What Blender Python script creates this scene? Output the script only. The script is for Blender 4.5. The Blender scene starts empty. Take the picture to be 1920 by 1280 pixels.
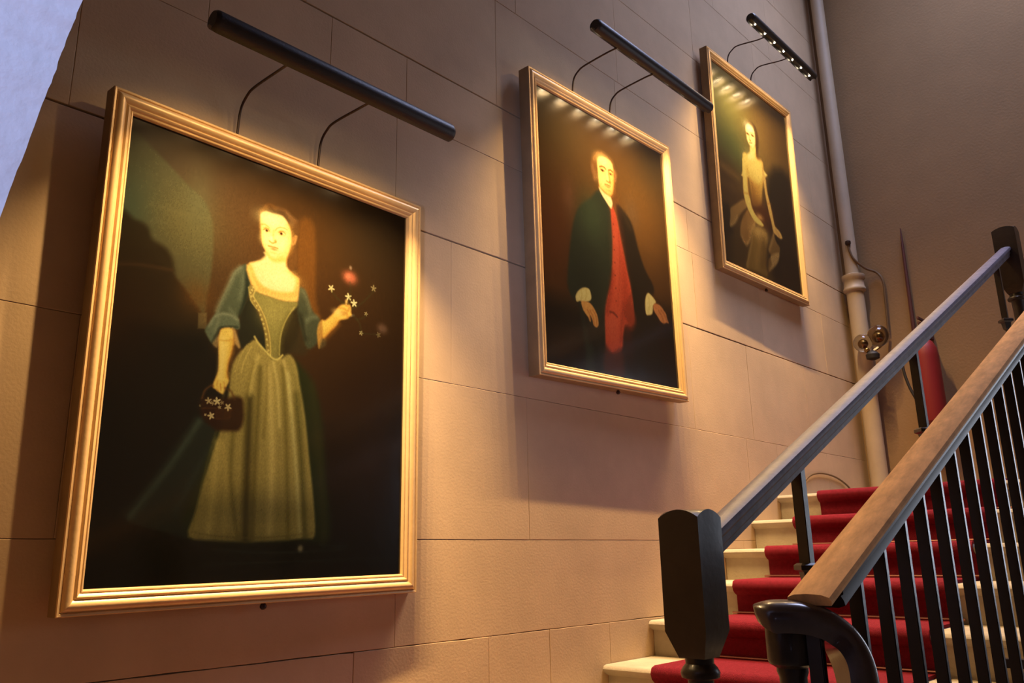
import bpy, bmesh, math, random
import numpy as np
from mathutils import Vector, Matrix
random.seed(7)
S = 0.75            # metres per survey unit; all positions below are in survey units
EYE = 1.55          # height of the survey datum above the lower hall floor, metres
def W(x, y, z): return Vector((x*S, y*S, z*S + EYE))
scene = bpy.context.scene
COL = scene.collection

# ---------------------------------------------------------------- camera
cam = bpy.data.cameras.new('camera'); cam.sensor_width = 36.0; cam.lens = 1537.04/1920*36.0
camo = bpy.data.objects.new('camera', cam); COL.objects.link(camo)
YAW, PIT, ROL = map(math.radians, (47.21695, 14.74225, -1.13527))
fw = Vector((math.sin(YAW)*math.cos(PIT), math.cos(YAW)*math.cos(PIT), math.sin(PIT)))
rt = Vector((math.cos(YAW), -math.sin(YAW), 0)); up = rt.cross(fw)
r2 = rt*math.cos(ROL) + up*math.sin(ROL); u2 = -rt*math.sin(ROL) + up*math.cos(ROL)
M = Matrix((r2, u2, -fw)).transposed().to_4x4(); M.translation = W(0, -3, 0)
camo.matrix_world = M; scene.camera = camo
cam.clip_start = 0.05

# ---------------------------------------------------------------- world, exposure, daylight
SKY_E, SIDE_E, ARCH_E = 92, 30, 7.5
LED_E, WARM, BEAMS = (70, 74, 70), (1.0, 0.64, 0.28), ((108, 0.27, -0.14), (88, 1.0, 0.13), (126, 0.034, 0.50))

vs = scene.view_settings
vs.view_transform = 'Standard'; vs.look = 'None'; vs.gamma = 1.0; vs.use_curve_mapping = False
vs.exposure = 0.0
world = bpy.data.worlds.new('sky'); scene.world = world; world.use_nodes = True
bg = world.node_tree.nodes['Background']; bg.inputs[0].default_value = (0.55, 0.68, 1.0, 1); bg.inputs[1].default_value = 0.6

def area(name, loc, target, sx, sy, energy, color, spread=180):
    l = bpy.data.lights.new(name, 'AREA'); l.shape = 'RECTANGLE'; l.size = sx; l.size_y = sy
    l.energy = energy; l.color = color; l.spread = math.radians(spread)
    o = bpy.data.objects.new(name, l); COL.objects.link(o); o.location = loc
    o.rotation_euler = (target - loc).to_track_quat('-Z', 'Y').to_euler()
    return o
DAY = (0.60, 0.66, 1.0)
# skylight over the stairs, tall window to the right of the landing, unseen lamp added behind the arch to light its soffit
area('skylight_daylight', W(7.0, -2.1, 7.7), W(6.6, -2.2, 0), 1.7, 1.9, SKY_E, DAY, 112)
area('stair_window_daylight', W(8.28, -4.1, 0.85), W(2.2, -3.0, 0.2), 1.35, 1.75, SIDE_E, (0.80, 0.86, 1.0), 150)
area('arch_soffit_fill', W(-2.9, -4.1, -0.9), W(-0.1, -1.75, 0.75), 0.9, 0.9, ARCH_E, (0.50, 0.58, 1.0), 32)

# ---------------------------------------------------------------- materials
def mat(name, col, rough=0.6, metal=0.0, var=0.0, vscale=6.0, bump=0.0, bscale=120.0, spec=0.5, rand=0.0, coat=0.0, stretch=None, vcol=None):
    m = bpy.data.materials.new(name); m.use_nodes = True; nt = m.node_tree; b = nt.nodes['Principled BSDF']
    b.inputs['Base Color'].default_value = (*col, 1); b.inputs['Roughness'].default_value = rough
    b.inputs['Metallic'].default_value = metal; b.inputs['Specular IOR Level'].default_value = spec
    if coat: b.inputs['Coat Weight'].default_value = coat; b.inputs['Coat Roughness'].default_value = 0.12
    tc = nt.nodes.new('ShaderNodeTexCoord'); src = tc.outputs['Object']
    if stretch:
        mp = nt.nodes.new('ShaderNodeMapping'); mp.inputs['Scale'].default_value = stretch
        nt.links.new(src, mp.inputs[0]); src = mp.outputs[0]
    if var:
        n = nt.nodes.new('ShaderNodeTexNoise'); n.inputs['Scale'].default_value = vscale; n.inputs['Detail'].default_value = 6
        n.inputs['Roughness'].default_value = 0.65
        nt.links.new(src, n.inputs['Vector'])
        r = nt.nodes.new('ShaderNodeValToRGB'); c2 = vcol or tuple(c*(1-var) for c in col)
        r.color_ramp.elements[0].position = 0.3; r.color_ramp.elements[0].color = (*c2, 1)
        r.color_ramp.elements[1].position = 0.7; r.color_ramp.elements[1].color = (*[min(1, c*(1+var*0.5)) for c in col], 1)
        nt.links.new(n.outputs['Fac'], r.inputs[0]); out = r.outputs[0]
        if rand:
            oi = nt.nodes.new('ShaderNodeObjectInfo'); mr = nt.nodes.new('ShaderNodeMapRange')
            mr.inputs['To Min'].default_value = 1-rand; mr.inputs['To Max'].default_value = 1+rand
            nt.links.new(oi.outputs['Random'], mr.inputs[0])
            hs = nt.nodes.new('ShaderNodeHueSaturation'); nt.links.new(mr.outputs[0], hs.inputs['Value'])
            nt.links.new(out, hs.inputs['Color']); out = hs.outputs[0]
        nt.links.new(out, b.inputs['Base Color'])
    if bump:
        n2 = nt.nodes.new('ShaderNodeTexNoise'); n2.inputs['Scale'].default_value = bscale; n2.inputs['Detail'].default_value = 4
        nt.links.new(src, n2.inputs['Vector'])
        bp = nt.nodes.new('ShaderNodeBump'); bp.inputs['Strength'].default_value = bump; bp.inputs['Distance'].default_value = 0.004
        nt.links.new(n2.outputs['Fac'], bp.inputs['Height']); nt.links.new(bp.outputs[0], b.inputs['Normal'])
    return m
STONE = mat('ashlar_stone', (0.58, 0.42, 0.255), 0.85, var=0.14, vscale=2.2, bump=0.16, bscale=110, rand=0.035)
MORTAR = mat('lime_mortar', (0.50, 0.42, 0.33), 0.9, var=0.35, vscale=40, bump=0.8, bscale=200)
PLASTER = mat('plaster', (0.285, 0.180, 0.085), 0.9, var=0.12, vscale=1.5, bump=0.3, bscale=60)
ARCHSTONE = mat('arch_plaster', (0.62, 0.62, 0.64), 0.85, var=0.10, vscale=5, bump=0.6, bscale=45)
TREAD = mat('tread_stone', (0.43, 0.37, 0.27), 0.75, var=0.18, vscale=7, bump=0.4, bscale=90)
FLOORM = mat('floor_stone', (0.33, 0.28, 0.22), 0.7, var=0.2, vscale=4, bump=0.3, bscale=60)
CARPET = mat('red_carpet', (0.20, 0.012, 0.026), 0.95, var=0.25, vscale=60, bump=1.0, bscale=500, spec=0.15)
ROD = mat('stair_rod_metal', (0.35, 0.16, 0.13), 0.35, 0.8)
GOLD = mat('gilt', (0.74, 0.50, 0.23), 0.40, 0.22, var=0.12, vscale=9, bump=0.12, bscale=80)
GILTSHADE = mat('gilt_side_shade', (0.30, 0.205, 0.105), 0.55, 0.3, var=0.2, vscale=9)  # gilt darkened in colour for the shaded outer sides of the frames
DARKWOOD = mat('dark_polished_wood', (0.022, 0.015, 0.012), 0.38, var=0.35, vscale=14, bump=0.15, bscale=60, spec=0.4, coat=0.2)
RAILDARK = mat('dark_handrail_sky_tint', (0.120, 0.105, 0.150), 0.52, var=0.4, vscale=22, bump=0.2, bscale=40, spec=0.55)  # violet in the base colour stands in for the skylight's reflection
RAILBROWN = mat('worn_brown_handrail', (0.90, 0.49, 0.20), 0.75, var=0.32, vscale=14, bump=0.15, bscale=50, spec=0.1, stretch=(1.0, 3.0, 1.4))
WREATHM = mat('wreath_polished_wood', (0.055, 0.036, 0.034), 0.30, var=0.4, vscale=20, bump=0.15, bscale=40, coat=0.5)
MOULD = mat('rail_moulding_wood', (0.030, 0.018, 0.014), 0.5, var=0.3, vscale=14, spec=0.35)
IRON = mat('black_painted_iron', (0.012, 0.009, 0.009), 0.38, 0.0, var=0.2, vscale=30, bump=0.1, bscale=60)
LAMPBLK = mat('lamp_black', (0.016, 0.012, 0.010), 0.45, 0.0, var=0.15, vscale=30, bump=0.2, bscale=200)
ARMM = mat('arm_bronze', (0.040, 0.018, 0.010), 0.4, 0.4)
PIPEM = mat('cream_pipe_paint', (0.46, 0.37, 0.26), 0.5, var=0.1, vscale=5)
BRASS = mat('aged_brass', (0.34, 0.22, 0.08), 0.25, 0.9)
REDP = mat('red_enamel', (0.19, 0.006, 0.007), 0.55)
RUBBER = mat('black_rubber', (0.012, 0.011, 0.010), 0.55)
DKRED = mat('dark_red_paint', (0.085, 0.022, 0.016), 0.6)
CABLE = mat('brown_cable', (0.12, 0.07, 0.03), 0.6)
def glassmat(name, col, rough=0.02):
    m = bpy.data.materials.new(name); m.use_nodes = True; b = m.node_tree.nodes['Principled BSDF']
    b.inputs['Base Color'].default_value = (*col, 1); b.inputs['Transmission Weight'].default_value = 1.0
    b.inputs['Roughness'].default_value = rough; b.inputs['IOR'].default_value = 1.45
    return m
GLASS = glassmat('smoked_glass', (0.50, 0.42, 0.30), 0.05)
PANE = glassmat('window_glass', (0.9, 0.93, 1.0), 0.0)
def emit(name, col, s):
    m = bpy.data.materials.new(name); m.use_nodes = True; b = m.node_tree.nodes['Principled BSDF']
    b.inputs['Emission Color'].default_value = (*col, 1); b.inputs['Emission Strength'].default_value = s
    return m
LED = emit('warm_led', (1.0, 0.82, 0.56), 110.0)

LPOSTS = ((3.022, -0.054), (4.64, 0.607), (7.05, 1.69))
WREATH = ((1.6672, -2.1331, -0.109), (1.6855, -2.1702, -0.1038), (1.7139, -2.2151, -0.1064), (1.7495, -2.2547, -0.1232), (1.7752, -2.2848, -0.1562), (1.7823, -2.3059, -0.2001), (1.7724, -2.321, -0.2515), (1.7459, -2.3302, -0.311), (1.704, -2.3346, -0.3792))
RNEWEL = (1.728, -2.178)

# ---------------------------------------------------------------- mesh helpers
class MB:
    def __init__(s): s.v = []; s.f = []
    def add(s, vs, fs):
        o = len(s.v); s.v += [tuple(v) for v in vs]; s.f += [tuple(i+o for i in f) for f in fs]; return s
    def box(s, a, b):
        (x0, y0, z0), (x1, y1, z1) = a, b
        return s.add([(x0,y0,z0),(x1,y0,z0),(x1,y1,z0),(x0,y1,z0),(x0,y0,z1),(x1,y0,z1),(x1,y1,z1),(x0,y1,z1)],
                     [(3,2,1,0),(4,5,6,7),(0,1,5,4),(1,2,6,5),(2,3,7,6),(3,0,4,7)])
    def sweep(s, path, prof, upv=(0,0,1), caps=True, scales=None, ups=None):
        # prof: list of (side, up); frame follows the path
        n = len(prof); rings = []; P = [Vector(p) for p in path]
        for i, p in enumerate(P):
            t = (P[min(i+1, len(P)-1)] - P[max(i-1, 0)]).normalized()
            u = Vector(ups[i]) if ups else Vector(upv)
            u = (u - t*u.dot(t)).normalized(); sd = t.cross(u).normalized(); k = scales[i] if scales else 1
            rings.append([p + sd*a*k + u*b*k for a, b in prof])
        vs = [q for r in rings for q in r]; fs = []
        for i in range(len(P)-1):
            for j in range(n):
                fs.append((i*n+j, i*n+(j+1) % n, (i+1)*n+(j+1) % n, (i+1)*n+j))
        if caps: fs.append(tuple(range(n))[::-1]); fs.append(tuple((len(P)-1)*n+j for j in range(n)))
        return s.add(vs, fs)
    def tube(s, path, r, n=10, radii=None):
        P = [Vector(p) for p in path]; t = (P[-1]-P[0])
        u = Vector((0,0,1)) if abs(t.normalized().z) < 0.9 else Vector((1,0,0))
        if len(P) > 2:
            nn = (P[1]-P[0]).cross(P[-1]-P[1])
            if nn.length > 1e-6: u = nn.normalized()
        prof = [(math.cos(2*math.pi*k/n)*r, math.sin(2*math.pi*k/n)*r) for k in range(n)]
        return s.sweep(P, prof, u, scales=radii)
    def lathe(s, c, prof, n=24, axis=None):
        # prof list of (r, h) along +z (or axis)
        c = Vector(c); vs = []; fs = []
        R = Vector((0,0,1)).rotation_difference(Vector(axis)).to_matrix() if axis else Matrix.Identity(3)
        for r, h in prof:
            for k in range(n):
                a = 2*math.pi*k/n; vs.append(c + R @ Vector((r*math.cos(a), r*math.sin(a), h)))
        for i in range(len(prof)-1):
            for k in range(n): fs.append((i*n+k, i*n+(k+1) % n, (i+1)*n+(k+1) % n, (i+1)*n+k))
        fs.append(tuple(range(n))[::-1]); fs.append(tuple((len(prof)-1)*n+k for k in range(n)))
        return s.add(vs, fs)
    def build(s, name, m, parent=None, smooth=False, bevel=0.0, seg=2, angle=35):
        me = bpy.data.meshes.new(name); me.from_pydata(s.v, [], s.f)
        bm = bmesh.new(); bm.from_mesh(me)
        bmesh.ops.remove_doubles(bm, verts=bm.verts, dist=1e-6)
        bmesh.ops.recalc_face_normals(bm, faces=bm.faces)
        if bevel:
            es = [e for e in bm.edges if len(e.link_faces) == 2 and e.calc_face_angle(0) > 0.5]
            bmesh.ops.bevel(bm, geom=es, offset=bevel, segments=seg, affect='EDGES', clamp_overlap=True)
        if smooth or bevel:
            for f in bm.faces: f.smooth = True
            for e in bm.edges:
                if len(e.link_faces) == 2 and e.calc_face_angle(0) > math.radians(angle): e.smooth = False
        bm.to_mesh(me); bm.free(); me.materials.append(m)
        o = bpy.data.objects.new(name, me); COL.objects.link(o)
        if parent:
            bpy.context.view_layer.update() if False else None
            o.parent = parent; o.matrix_parent_inverse = Matrix.Identity(4)
            o.matrix_local = PINV(parent)
        return o
def PINV(parent):
    m = Matrix.Identity(4); p = parent
    chain = []
    while p: chain.append(p); p = p.parent
    w = Matrix.Identity(4)
    for p in reversed(chain): w = w @ p.matrix_basis
    return w.inverted()
def empty(name, loc, label=None, cat=None, group=None, kind=None):
    o = bpy.data.objects.new(name, None); COL.objects.link(o); o.location = loc; o.empty_display_size = 0.1
    return tag(o, label, cat, group, kind)
def tag(o, label=None, cat=None, group=None, kind=None):
    if label: o['label'] = label
    if cat: o['category'] = cat
    if group: o['group'] = group
    if kind: o['kind'] = kind
    return o
def subd(path, k=6):
    # Catmull-Rom through points
    P = [Vector(p) for p in path]; out = []
    for i in range(len(P)-1):
        p0 = P[max(i-1,0)]; p1 = P[i]; p2 = P[i+1]; p3 = P[min(i+2, len(P)-1)]
        for j in range(k):
            t = j/k
            out.append(0.5*((2*p1)+(-p0+p2)*t+(2*p0-5*p1+4*p2-p3)*t*t+(-p0+3*p1-3*p2+p3)*t**3))
    out.append(P[-1]); return out

# ================================================================ THE SETTING
XW0, XFAR, YR, ZC, ZF = -3.2, 8.4, -6.6, 7.9, -EYE/S
TH = 0.12
# ashlar wall with the portraits: backing of mortar plus individual stones
wl = MB().box(W(XW0, 0.018, ZF), W(XFAR+0.2, 0.35, ZC)).build('wall_left', MORTAR); tag(wl, kind='structure')
courses = [ZF, -1.755, -1.295, -0.834, -0.373, 0.088, 0.858, 1.627, 2.235, 2.588, 3.32, 4.06, 4.80, 5.55, 6.3, 7.1, ZC]
forced = {3: [3.03, 3.49, 4.02], 4: [2.44, 4.86], 6: [0.15, 2.78, 5.15], 7: [2.40, 4.3], 8: [1.365, 1.985, 2.46, 3.9], 5: [1.0, 3.35, 5.9]}
def rough_box(x0, z0, x1, z1, y0, y1, g, jag=0.0, gz=None):
    # a dressed stone: its face outline is slightly uneven, arrises chamfered
    x0 += g*0.4; x1 -= g*0.4; z0 += g; z1 -= g
    pts = []
    nx = max(2, int((x1-x0)/0.08)); nz = max(2, int((z1-z0)/0.08))
    def J(): return random.gauss(0, jag)
    for i in range(nx): pts.append((x0+(x1-x0)*i/nx + 0, z0+abs(J())))
    for i in range(nz): pts.append((x1-abs(J()), z0+(z1-z0)*i/nz))
    for i in range(nx): pts.append((x1-(x1-x0)*i/nx, z1-abs(J())))
    for i in range(nz): pts.append((x0+abs(J()), z1-(z1-z0)*i/nz))
    cx, cz = (x0+x1)/2, (z0+z1)/2; n = len(pts); c = 0.0018
    m = MB(); vs = []
    for x, z in pts: vs.append(W(x, y0, z))
    for x, z in pts: vs.append(W(x, y1+c*0.6, z))
    for x, z in pts: vs.append(W(x-(c if x > cx else -c), y1, z-(c if z > cz else -c)))
    fs = [tuple(range(2*n, 3*n))]
    for k in range(2):
        for i in range(n): fs.append((k*n+i, k*n+(i+1) % n, (k+1)*n+(i+1) % n, (k+1)*n+i))
    return m.add(vs, fs)
for ci in range(len(courses)-1):
    z0, z1 = courses[ci], courses[ci+1]
    xs = [XW0]; f = forced.get(ci, []); x = XW0 + random.uniform(0.5, 1.1)
    cand = []
    while x < XFAR: cand.append(x); x += random.uniform(0.95, 1.35)
    cand = [c for c in cand if all(abs(c-q) > 0.5 for q in f) and (not f or c < min(f)-0.4 or c > max(f)+0.5)]
    xs = [XW0] + sorted(cand+f) + [XFAR]
    for a, b in zip(xs[:-1], xs[1:]):
        if b-a < 0.05: continue
        jag = 0.0012 if ci in (2, 3, 4) else 0.0005
        rough_box(a, z0 + (0.007 if ci in (7, 9) else 0), b, z1, 0.03, random.uniform(-0.0018, 0.0004) if ci in (2, 3, 7) else random.uniform(-0.0006, 0.0002), 0.0012 if ci in (2,3,7,9) else 0.0007, jag).build('stone_block', STONE, wl)
LZ = -0.594 + 0.2065*5
dy0, dy1, dz0, dz1 = -5.1, -3.1, -0.4, 2.1
m = MB(); m.box(W(XFAR, YR-0.3, ZF), W(XFAR+0.3, dy0, ZC)).box(W(XFAR, dy1, ZF), W(XFAR+0.3, 0.012, ZC))
m.box(W(XFAR, dy0, ZF), W(XFAR+0.3, dy1, dz0)).box(W(XFAR, dy0, dz1), W(XFAR+0.3, dy1, ZC))
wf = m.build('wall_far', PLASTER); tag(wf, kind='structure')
m = MB()
for y in (dy0, (dy0+dy1)/2-0.03, dy1-0.06): m.box(W(XFAR+0.08, y, dz0), W(XFAR+0.16, y+0.06, dz1))
for z in (dz0, dz0+0.8, dz0+1.6, dz1-0.06): m.box(W(XFAR+0.08, dy0, z), W(XFAR+0.16, dy1, z+0.06))
win2_ = m.build('window_2', PIPEM); tag(win2_, kind='structure')
MB().box(W(XFAR+0.11, dy0, dz0), W(XFAR+0.12, dy1, dz1)).build('pane', PANE, win2_)
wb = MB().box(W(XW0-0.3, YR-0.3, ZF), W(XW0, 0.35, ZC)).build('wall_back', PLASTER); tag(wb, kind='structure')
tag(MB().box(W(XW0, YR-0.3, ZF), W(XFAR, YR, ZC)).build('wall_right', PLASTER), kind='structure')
# ceiling with skylight
sx0, sx1, sy0, sy1 = 5.8, 8.2, -3.4, -0.8
m = MB(); m.box(W(XW0-0.3, YR-0.3, ZC), W(sx0, 0.35, ZC+0.2)); m.box(W(sx1, YR-0.3, ZC), W(XFAR+0.3, 0.35, ZC+0.2))
m.box(W(sx0, YR-0.3, ZC), W(sx1, sy0, ZC+0.2)); m.box(W(sx0, sy1, ZC), W(sx1, 0.35, ZC+0.2))
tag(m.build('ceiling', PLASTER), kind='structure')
m = MB()
for x in (sx0, (sx0+sx1)/2-0.03, sx1-0.06): m.box(W(x, sy0, ZC+0.08), W(x+0.06, sy1, ZC+0.16))
for y in (sy0, (sy0+sy1)/2, sy1-0.06): m.box(W(sx0, y, ZC+0.08), W(sx1, y+0.06, ZC+0.16))
win2 = m.build('window_1', PIPEM); tag(win2, kind='structure')
MB().box(W(sx0, sy0, ZC+0.11), W(sx1, sy1, ZC+0.12)).build('pane', PANE, win2)
tag(MB().box(W(XW0-0.3, YR-0.3, ZF-0.2), W(XFAR+0.3, 0.35, ZF)).build('floor', FLOORM), kind='structure')

# plastered arch between the hall and the stairs; its soffit edge is seen top left
AX0, AX1 = -0.9, 0.3
curve = [(-0.02, ZF), (-0.02+0, -0.6), (-1.25, -0.60), (-1.42, -0.2), (-1.56, 0.12), (-1.66, 0.33), (-1.735, 0.479), (-1.798, 0.548),
         (-1.86, 0.609), (-1.898, 0.645), (-1.933, 0.685), (-1.97, 0.715), (-2.06, 0.80), (-2.3, 0.95), (-2.62, 1.07), (-2.98, 1.12)]
arc = curve[2:]
right = [(-5.96-y, z) for y, z in arc[::-1]][1:]
arc = arc + right
fine = subd([(0, y, z) for y, z in arc], 5)
prof = [(p.y + random.gauss(0, 0.0022), p.z + random.gauss(0, 0.0022)) for p in fine]
m = MB(); n = len(prof); TOP = ZC
vs = []
for xx in (AX0, AX1):
    for y, z in prof: vs.append(W(xx, y, z))
    for y, z in prof: vs.append(W(xx, y, TOP))
fs = []
for i in range(n-1):
    fs.append((i, i+1, 2*n+i+1, 2*n+i))                 # soffit
    fs.append((i, n+i, n+i+1, i+1)); fs.append((2*n+i, 2*n+i+1, 3*n+i+1, 3*n+i))
    fs.append((n+i, 3*n+i, 3*n+i+1, n+i+1))
fs += [(0, 2*n, 3*n, n), (n-1, 2*n-1, 4*n-1, 3*n-1)]
m.add(vs, fs)
m.box(W(AX0, prof[0][0], ZF), W(AX1, -0.003, ZC)).box(W(AX0, YR, ZF), W(AX1, prof[-1][0], ZC))
arch = m.build('trim_1', ARCHSTONE, smooth=True, angle=60); tag(arch, kind='structure')
arch.data.materials.append(PLASTER)      # unseen stair side given darker plaster to cut bounce onto the newel
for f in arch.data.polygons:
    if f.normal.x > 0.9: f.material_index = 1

# ================================================================ STAIRCASE
X0, GO, Z0, RI = 3.965, 0.479, -0.594, 0.2065
NLOW = -7; NTOP = 5
YE = -2.46     # open right end of the treads
def tz(k): return Z0 + RI*k
st = empty('stone_staircase', W(X0+NLOW*GO, -1.2, ZF), 'pale stone stair flight climbing along the portrait wall under the red runner', 'staircase')
for k in range(NLOW, NTOP+1):
    xa = X0 + k*GO; z = tz(k); xb = XFAR-0.02 if k == NTOP else xa + GO + 0.03
    nose = [(xa-0.0, z-0.052), (xa-0.022, z-0.040), (xa-0.030, z-0.022), (xa-0.022, z-0.006), (xa, z)]
    zb = max(z - RI - 0.02, ZF)
    prof = [(xb, z), (xb, zb), (xa+0.02, zb), (xa+0.02, z-0.06)] + nose
    yr = YE
    m = MB(); nn = len(prof); vs = [W(a, -0.004, b) for a, b in prof] + [W(a, yr, b) for a, b in prof]
    m.add(vs, [tuple(range(nn)), tuple(range(nn, 2*nn))[::-1]] + [(i, (i+1) % nn, nn+(i+1) % nn, nn+i) for i in range(nn)])
    m.build('step', TREAD, st, smooth=True, angle=50)
# stringer under the open end of the flight
sm = MB(); pr = []
for k in range(NLOW, NTOP+1):
    xa = X0+k*GO; pr += [(xa+0.03, tz(k-1)-0.0 if k > NLOW else ZF), (xa+0.03, tz(k)-0.06)]
pr = [(X0+NLOW*GO+0.03, ZF)] + pr[1:] + [(XFAR-0.02, tz(NTOP)-0.06), (XFAR-0.02, ZF)]
nn = len(pr)
sm.add([W(a, YE+0.04, b) for a, b in pr] + [W(a, YE+0.16, b) for a, b in pr], [tuple(range(nn)), tuple(range(nn, 2*nn))[::-1]] + [(i, (i+1) % nn, nn+(i+1) % nn, nn+i) for i in range(nn)])
sm.build('stringer', TREAD, st)
# carpet runner following the steps, with a rod at the foot of each riser
CY0, CY1, CT = -0.335, -1.615, 0.018
rn = empty('carpet_runner', W(X0+NLOW*GO, -0.97, ZF), 'red carpet runner laid up the middle of the stone stairs', 'carpet')
for k in range(NLOW, NTOP+1):
    xa = X0+k*GO; z = tz(k)
    inner = [(xa+0.02, tz(k-1)+0.0 if k > NLOW else ZF), (xa+0.02, z-0.062), (xa-0.003, z-0.055), (xa-0.024, z-0.042), (xa-0.032, z-0.022), (xa-0.023, z-0.004), (xa, z+0.001), (xa+GO+0.02 if k < NTOP else XFAR-0.3, z+0.001)]
    outer = [(xa+0.002, inner[0][1]+0.008), (xa+0.000, z-0.075), (xa-0.020, z-0.068), (xa-0.040, z-0.050), (xa-0.050, z-0.022), (xa-0.038, z+0.008), (xa-0.006, z+CT), (inner[-1][0], z+CT)]
    pr = inner + outer[::-1]; nn = len(pr)
    m = MB().add([W(a, CY0, b) for a, b in pr] + [W(a, CY1, b) for a, b in pr], [tuple(range(nn)), tuple(range(nn, 2*nn))[::-1]] + [(i, (i+1) % nn, nn+(i+1) % nn, nn+i) for i in range(nn)])
    m.build('carpet_fold', CARPET, rn, smooth=True, angle=60)
for k in range(NLOW+1, NTOP+1):
    xa = X0+k*GO
    r = MB().tube([W(xa-0.012, CY0+0.03, tz(k-1)+0.026), W(xa-0.012, CY1-0.03, tz(k-1)+0.026)], 0.0055, 8).build('stair_rod', ROD, rn, smooth=True)

# ================================================================ HANDRAILS
def railprof(w, h):
    # moulded handrail section: cambered top, bead, hollow, narrower base (metres)
    return [(-w*.5, 0), (-w*.46, h*.10), (-w*.3, h*.17), (0, h*.21), (w*.3, h*.17), (w*.46, h*.10), (w*.5, 0), (w*.5, -h*.12), (w*.44, -h*.22), (w*.36, -h*.28), (w*.38, -h*.5), (w*.30, -h*.60), (w*.30, -h*.8), (-w*.30, -h*.8), (-w*.30, -h*.60), (-w*.38, -h*.5), (-w*.36, -h*.28), (-w*.44, -h*.22), (-w*.5, -h*.12)]
def lerp(a, b, t): return Vector(a)*(1-t) + Vector(b)*t
# -- left (inner) handrail
LA, LB = Vector((2.30, -1.66, 0.045)), Vector((7.52, -1.66, 2.405))
hl = empty('handrail', W(*LA), 'dark polished handrail on sparse posts rising from the square newel post', 'handrail')
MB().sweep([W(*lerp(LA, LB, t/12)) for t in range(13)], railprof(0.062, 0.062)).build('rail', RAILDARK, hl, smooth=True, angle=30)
for X, zc in LPOSTS:
    t = (X-LA.x)/(LB.x-LA.x); c = lerp(LA, LB, t); zb = tz(math.floor((X-X0)/GO)) if X < X0+NTOP*GO else tz(NTOP)
    zb = max(zb, ZF)+0.0
    w = 0.021
    m = MB(); m.box(W(X-w, c.y-w, zc+0.01), W(X+w, c.y+w, c.z-0.05)); p = m.build('baluster', DARKWOOD, hl, bevel=0.002)
    m = MB(); q = W(X, c.y, zc); 
    m.lathe(q, [(0.010, -0.060), (0.020, -0.050), (0.026, -0.014), (0.040, -0.008), (0.040, 0.004), (0.030, 0.010)], 4); m.build('collar', DARKWOOD, p)
    MB().tube([W(X, c.y, zb), W(X, c.y, zc-0.06)], 0.010, 10).build('lower_rod', DARKWOOD, p, smooth=True)
# square newel at its foot
def newel(name, X, Y, ztop, zfoot, w, label, Lb):
    nw = empty(name, W(X, Y, zfoot), label, 'newel post')
    # block with arched (segmental) faces at the top
    m = MB(); h = w/2; N = 10
    body = []
    zt = ztop; zb = ztop - Lb
    # cross vault cap: height over square = min of the two arch profiles
    def arch_h(a): return -0.012*(abs(a)/h)**2.6
    G = 12; idx = {}
    vs = []; fs = []
    for i in range(G+1):
        for j in range(G+1):
            a = -h + w*i/G; b = -h + w*j/G
            d = min(arch_h(a), arch_h(b)) if False else arch_h(a)*1.0*(abs(b)/h)**1.5 + arch_h(b)*(abs(a)/h)**1.5
            vs.append(W(X+a, Y+b, zt + d))
    for i in range(G):
        for j in range(G): fs.append((i*(G+1)+j, (i+1)*(G+1)+j, (i+1)*(G+1)+j+1, i*(G+1)+j+1))
    ring = [i*(G+1) for i in range(G+1)] + [G*(G+1)+j for j in range(1, G+1)] + [i*(G+1)+G for i in range(G-1, -1, -1)] + [j for j in range(G-1, 0, -1)]
    o = len(vs); 
    for q in ring:
        v = vs[q]; vs.append(Vector((v.x, v.y, zb*S+EYE)))
    for i in range(len(ring)): fs.append((ring[i], ring[(i+1) % len(ring)], o+(i+1) % len(ring), o+i))
    # tapering shoulder down to the turned shaft
    o2 = len(vs); c = W(X, Y, zb)
    for q in ring:
        v = vs[q]; vs.append(Vector((c.x+(v.x-c.x)*0.62, c.y+(v.y-c.y)*0.62, c.z-0.055)))
    for i in range(len(ring)): fs.append((o+i, o+(i+1) % len(ring), o2+(i+1) % len(ring), o2+i))
    fs.append(tuple(o2+i for i in range(len(ring))))
    m.add(vs, fs).build('newel_block', DARKWOOD, nw, smooth=True, angle=28)
    zf = zfoot*S+EYE; H = c.z-0.055-zf; r = w*S*0.5
    pr = [(r*1.15, 0), (r*1.15, 0.10), (r*0.9, 0.12), (r*0.95, 0.15), (r*0.62, 0.20), (r*0.55, H*0.45), (r*0.50, H*0.75), (r*0.50, H-0.12), (r*0.54, H-0.055), (r*0.56, H-0.045), (r*0.80, H-0.040), (r*0.84, H-0.030), (r*0.74, H-0.020), (r*0.60, H-0.012), (r*0.62, H)]
    MB().lathe(W(X, Y, zfoot), pr, 28).build('turned_shaft', DARKWOOD, nw, smooth=True, angle=40)
    return nw
newel('newel_post', 2.215, -1.665, 0.128, tz(-4), 0.135, 'tall square dark newel post with arched top at the foot of the dark handrail', 0.345)
newel('newel_post', 7.60, -1.665, 2.60, tz(NTOP), 0.17, 'dark newel post with rounded cap at the upper end of the dark handrail', 0.5)

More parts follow.
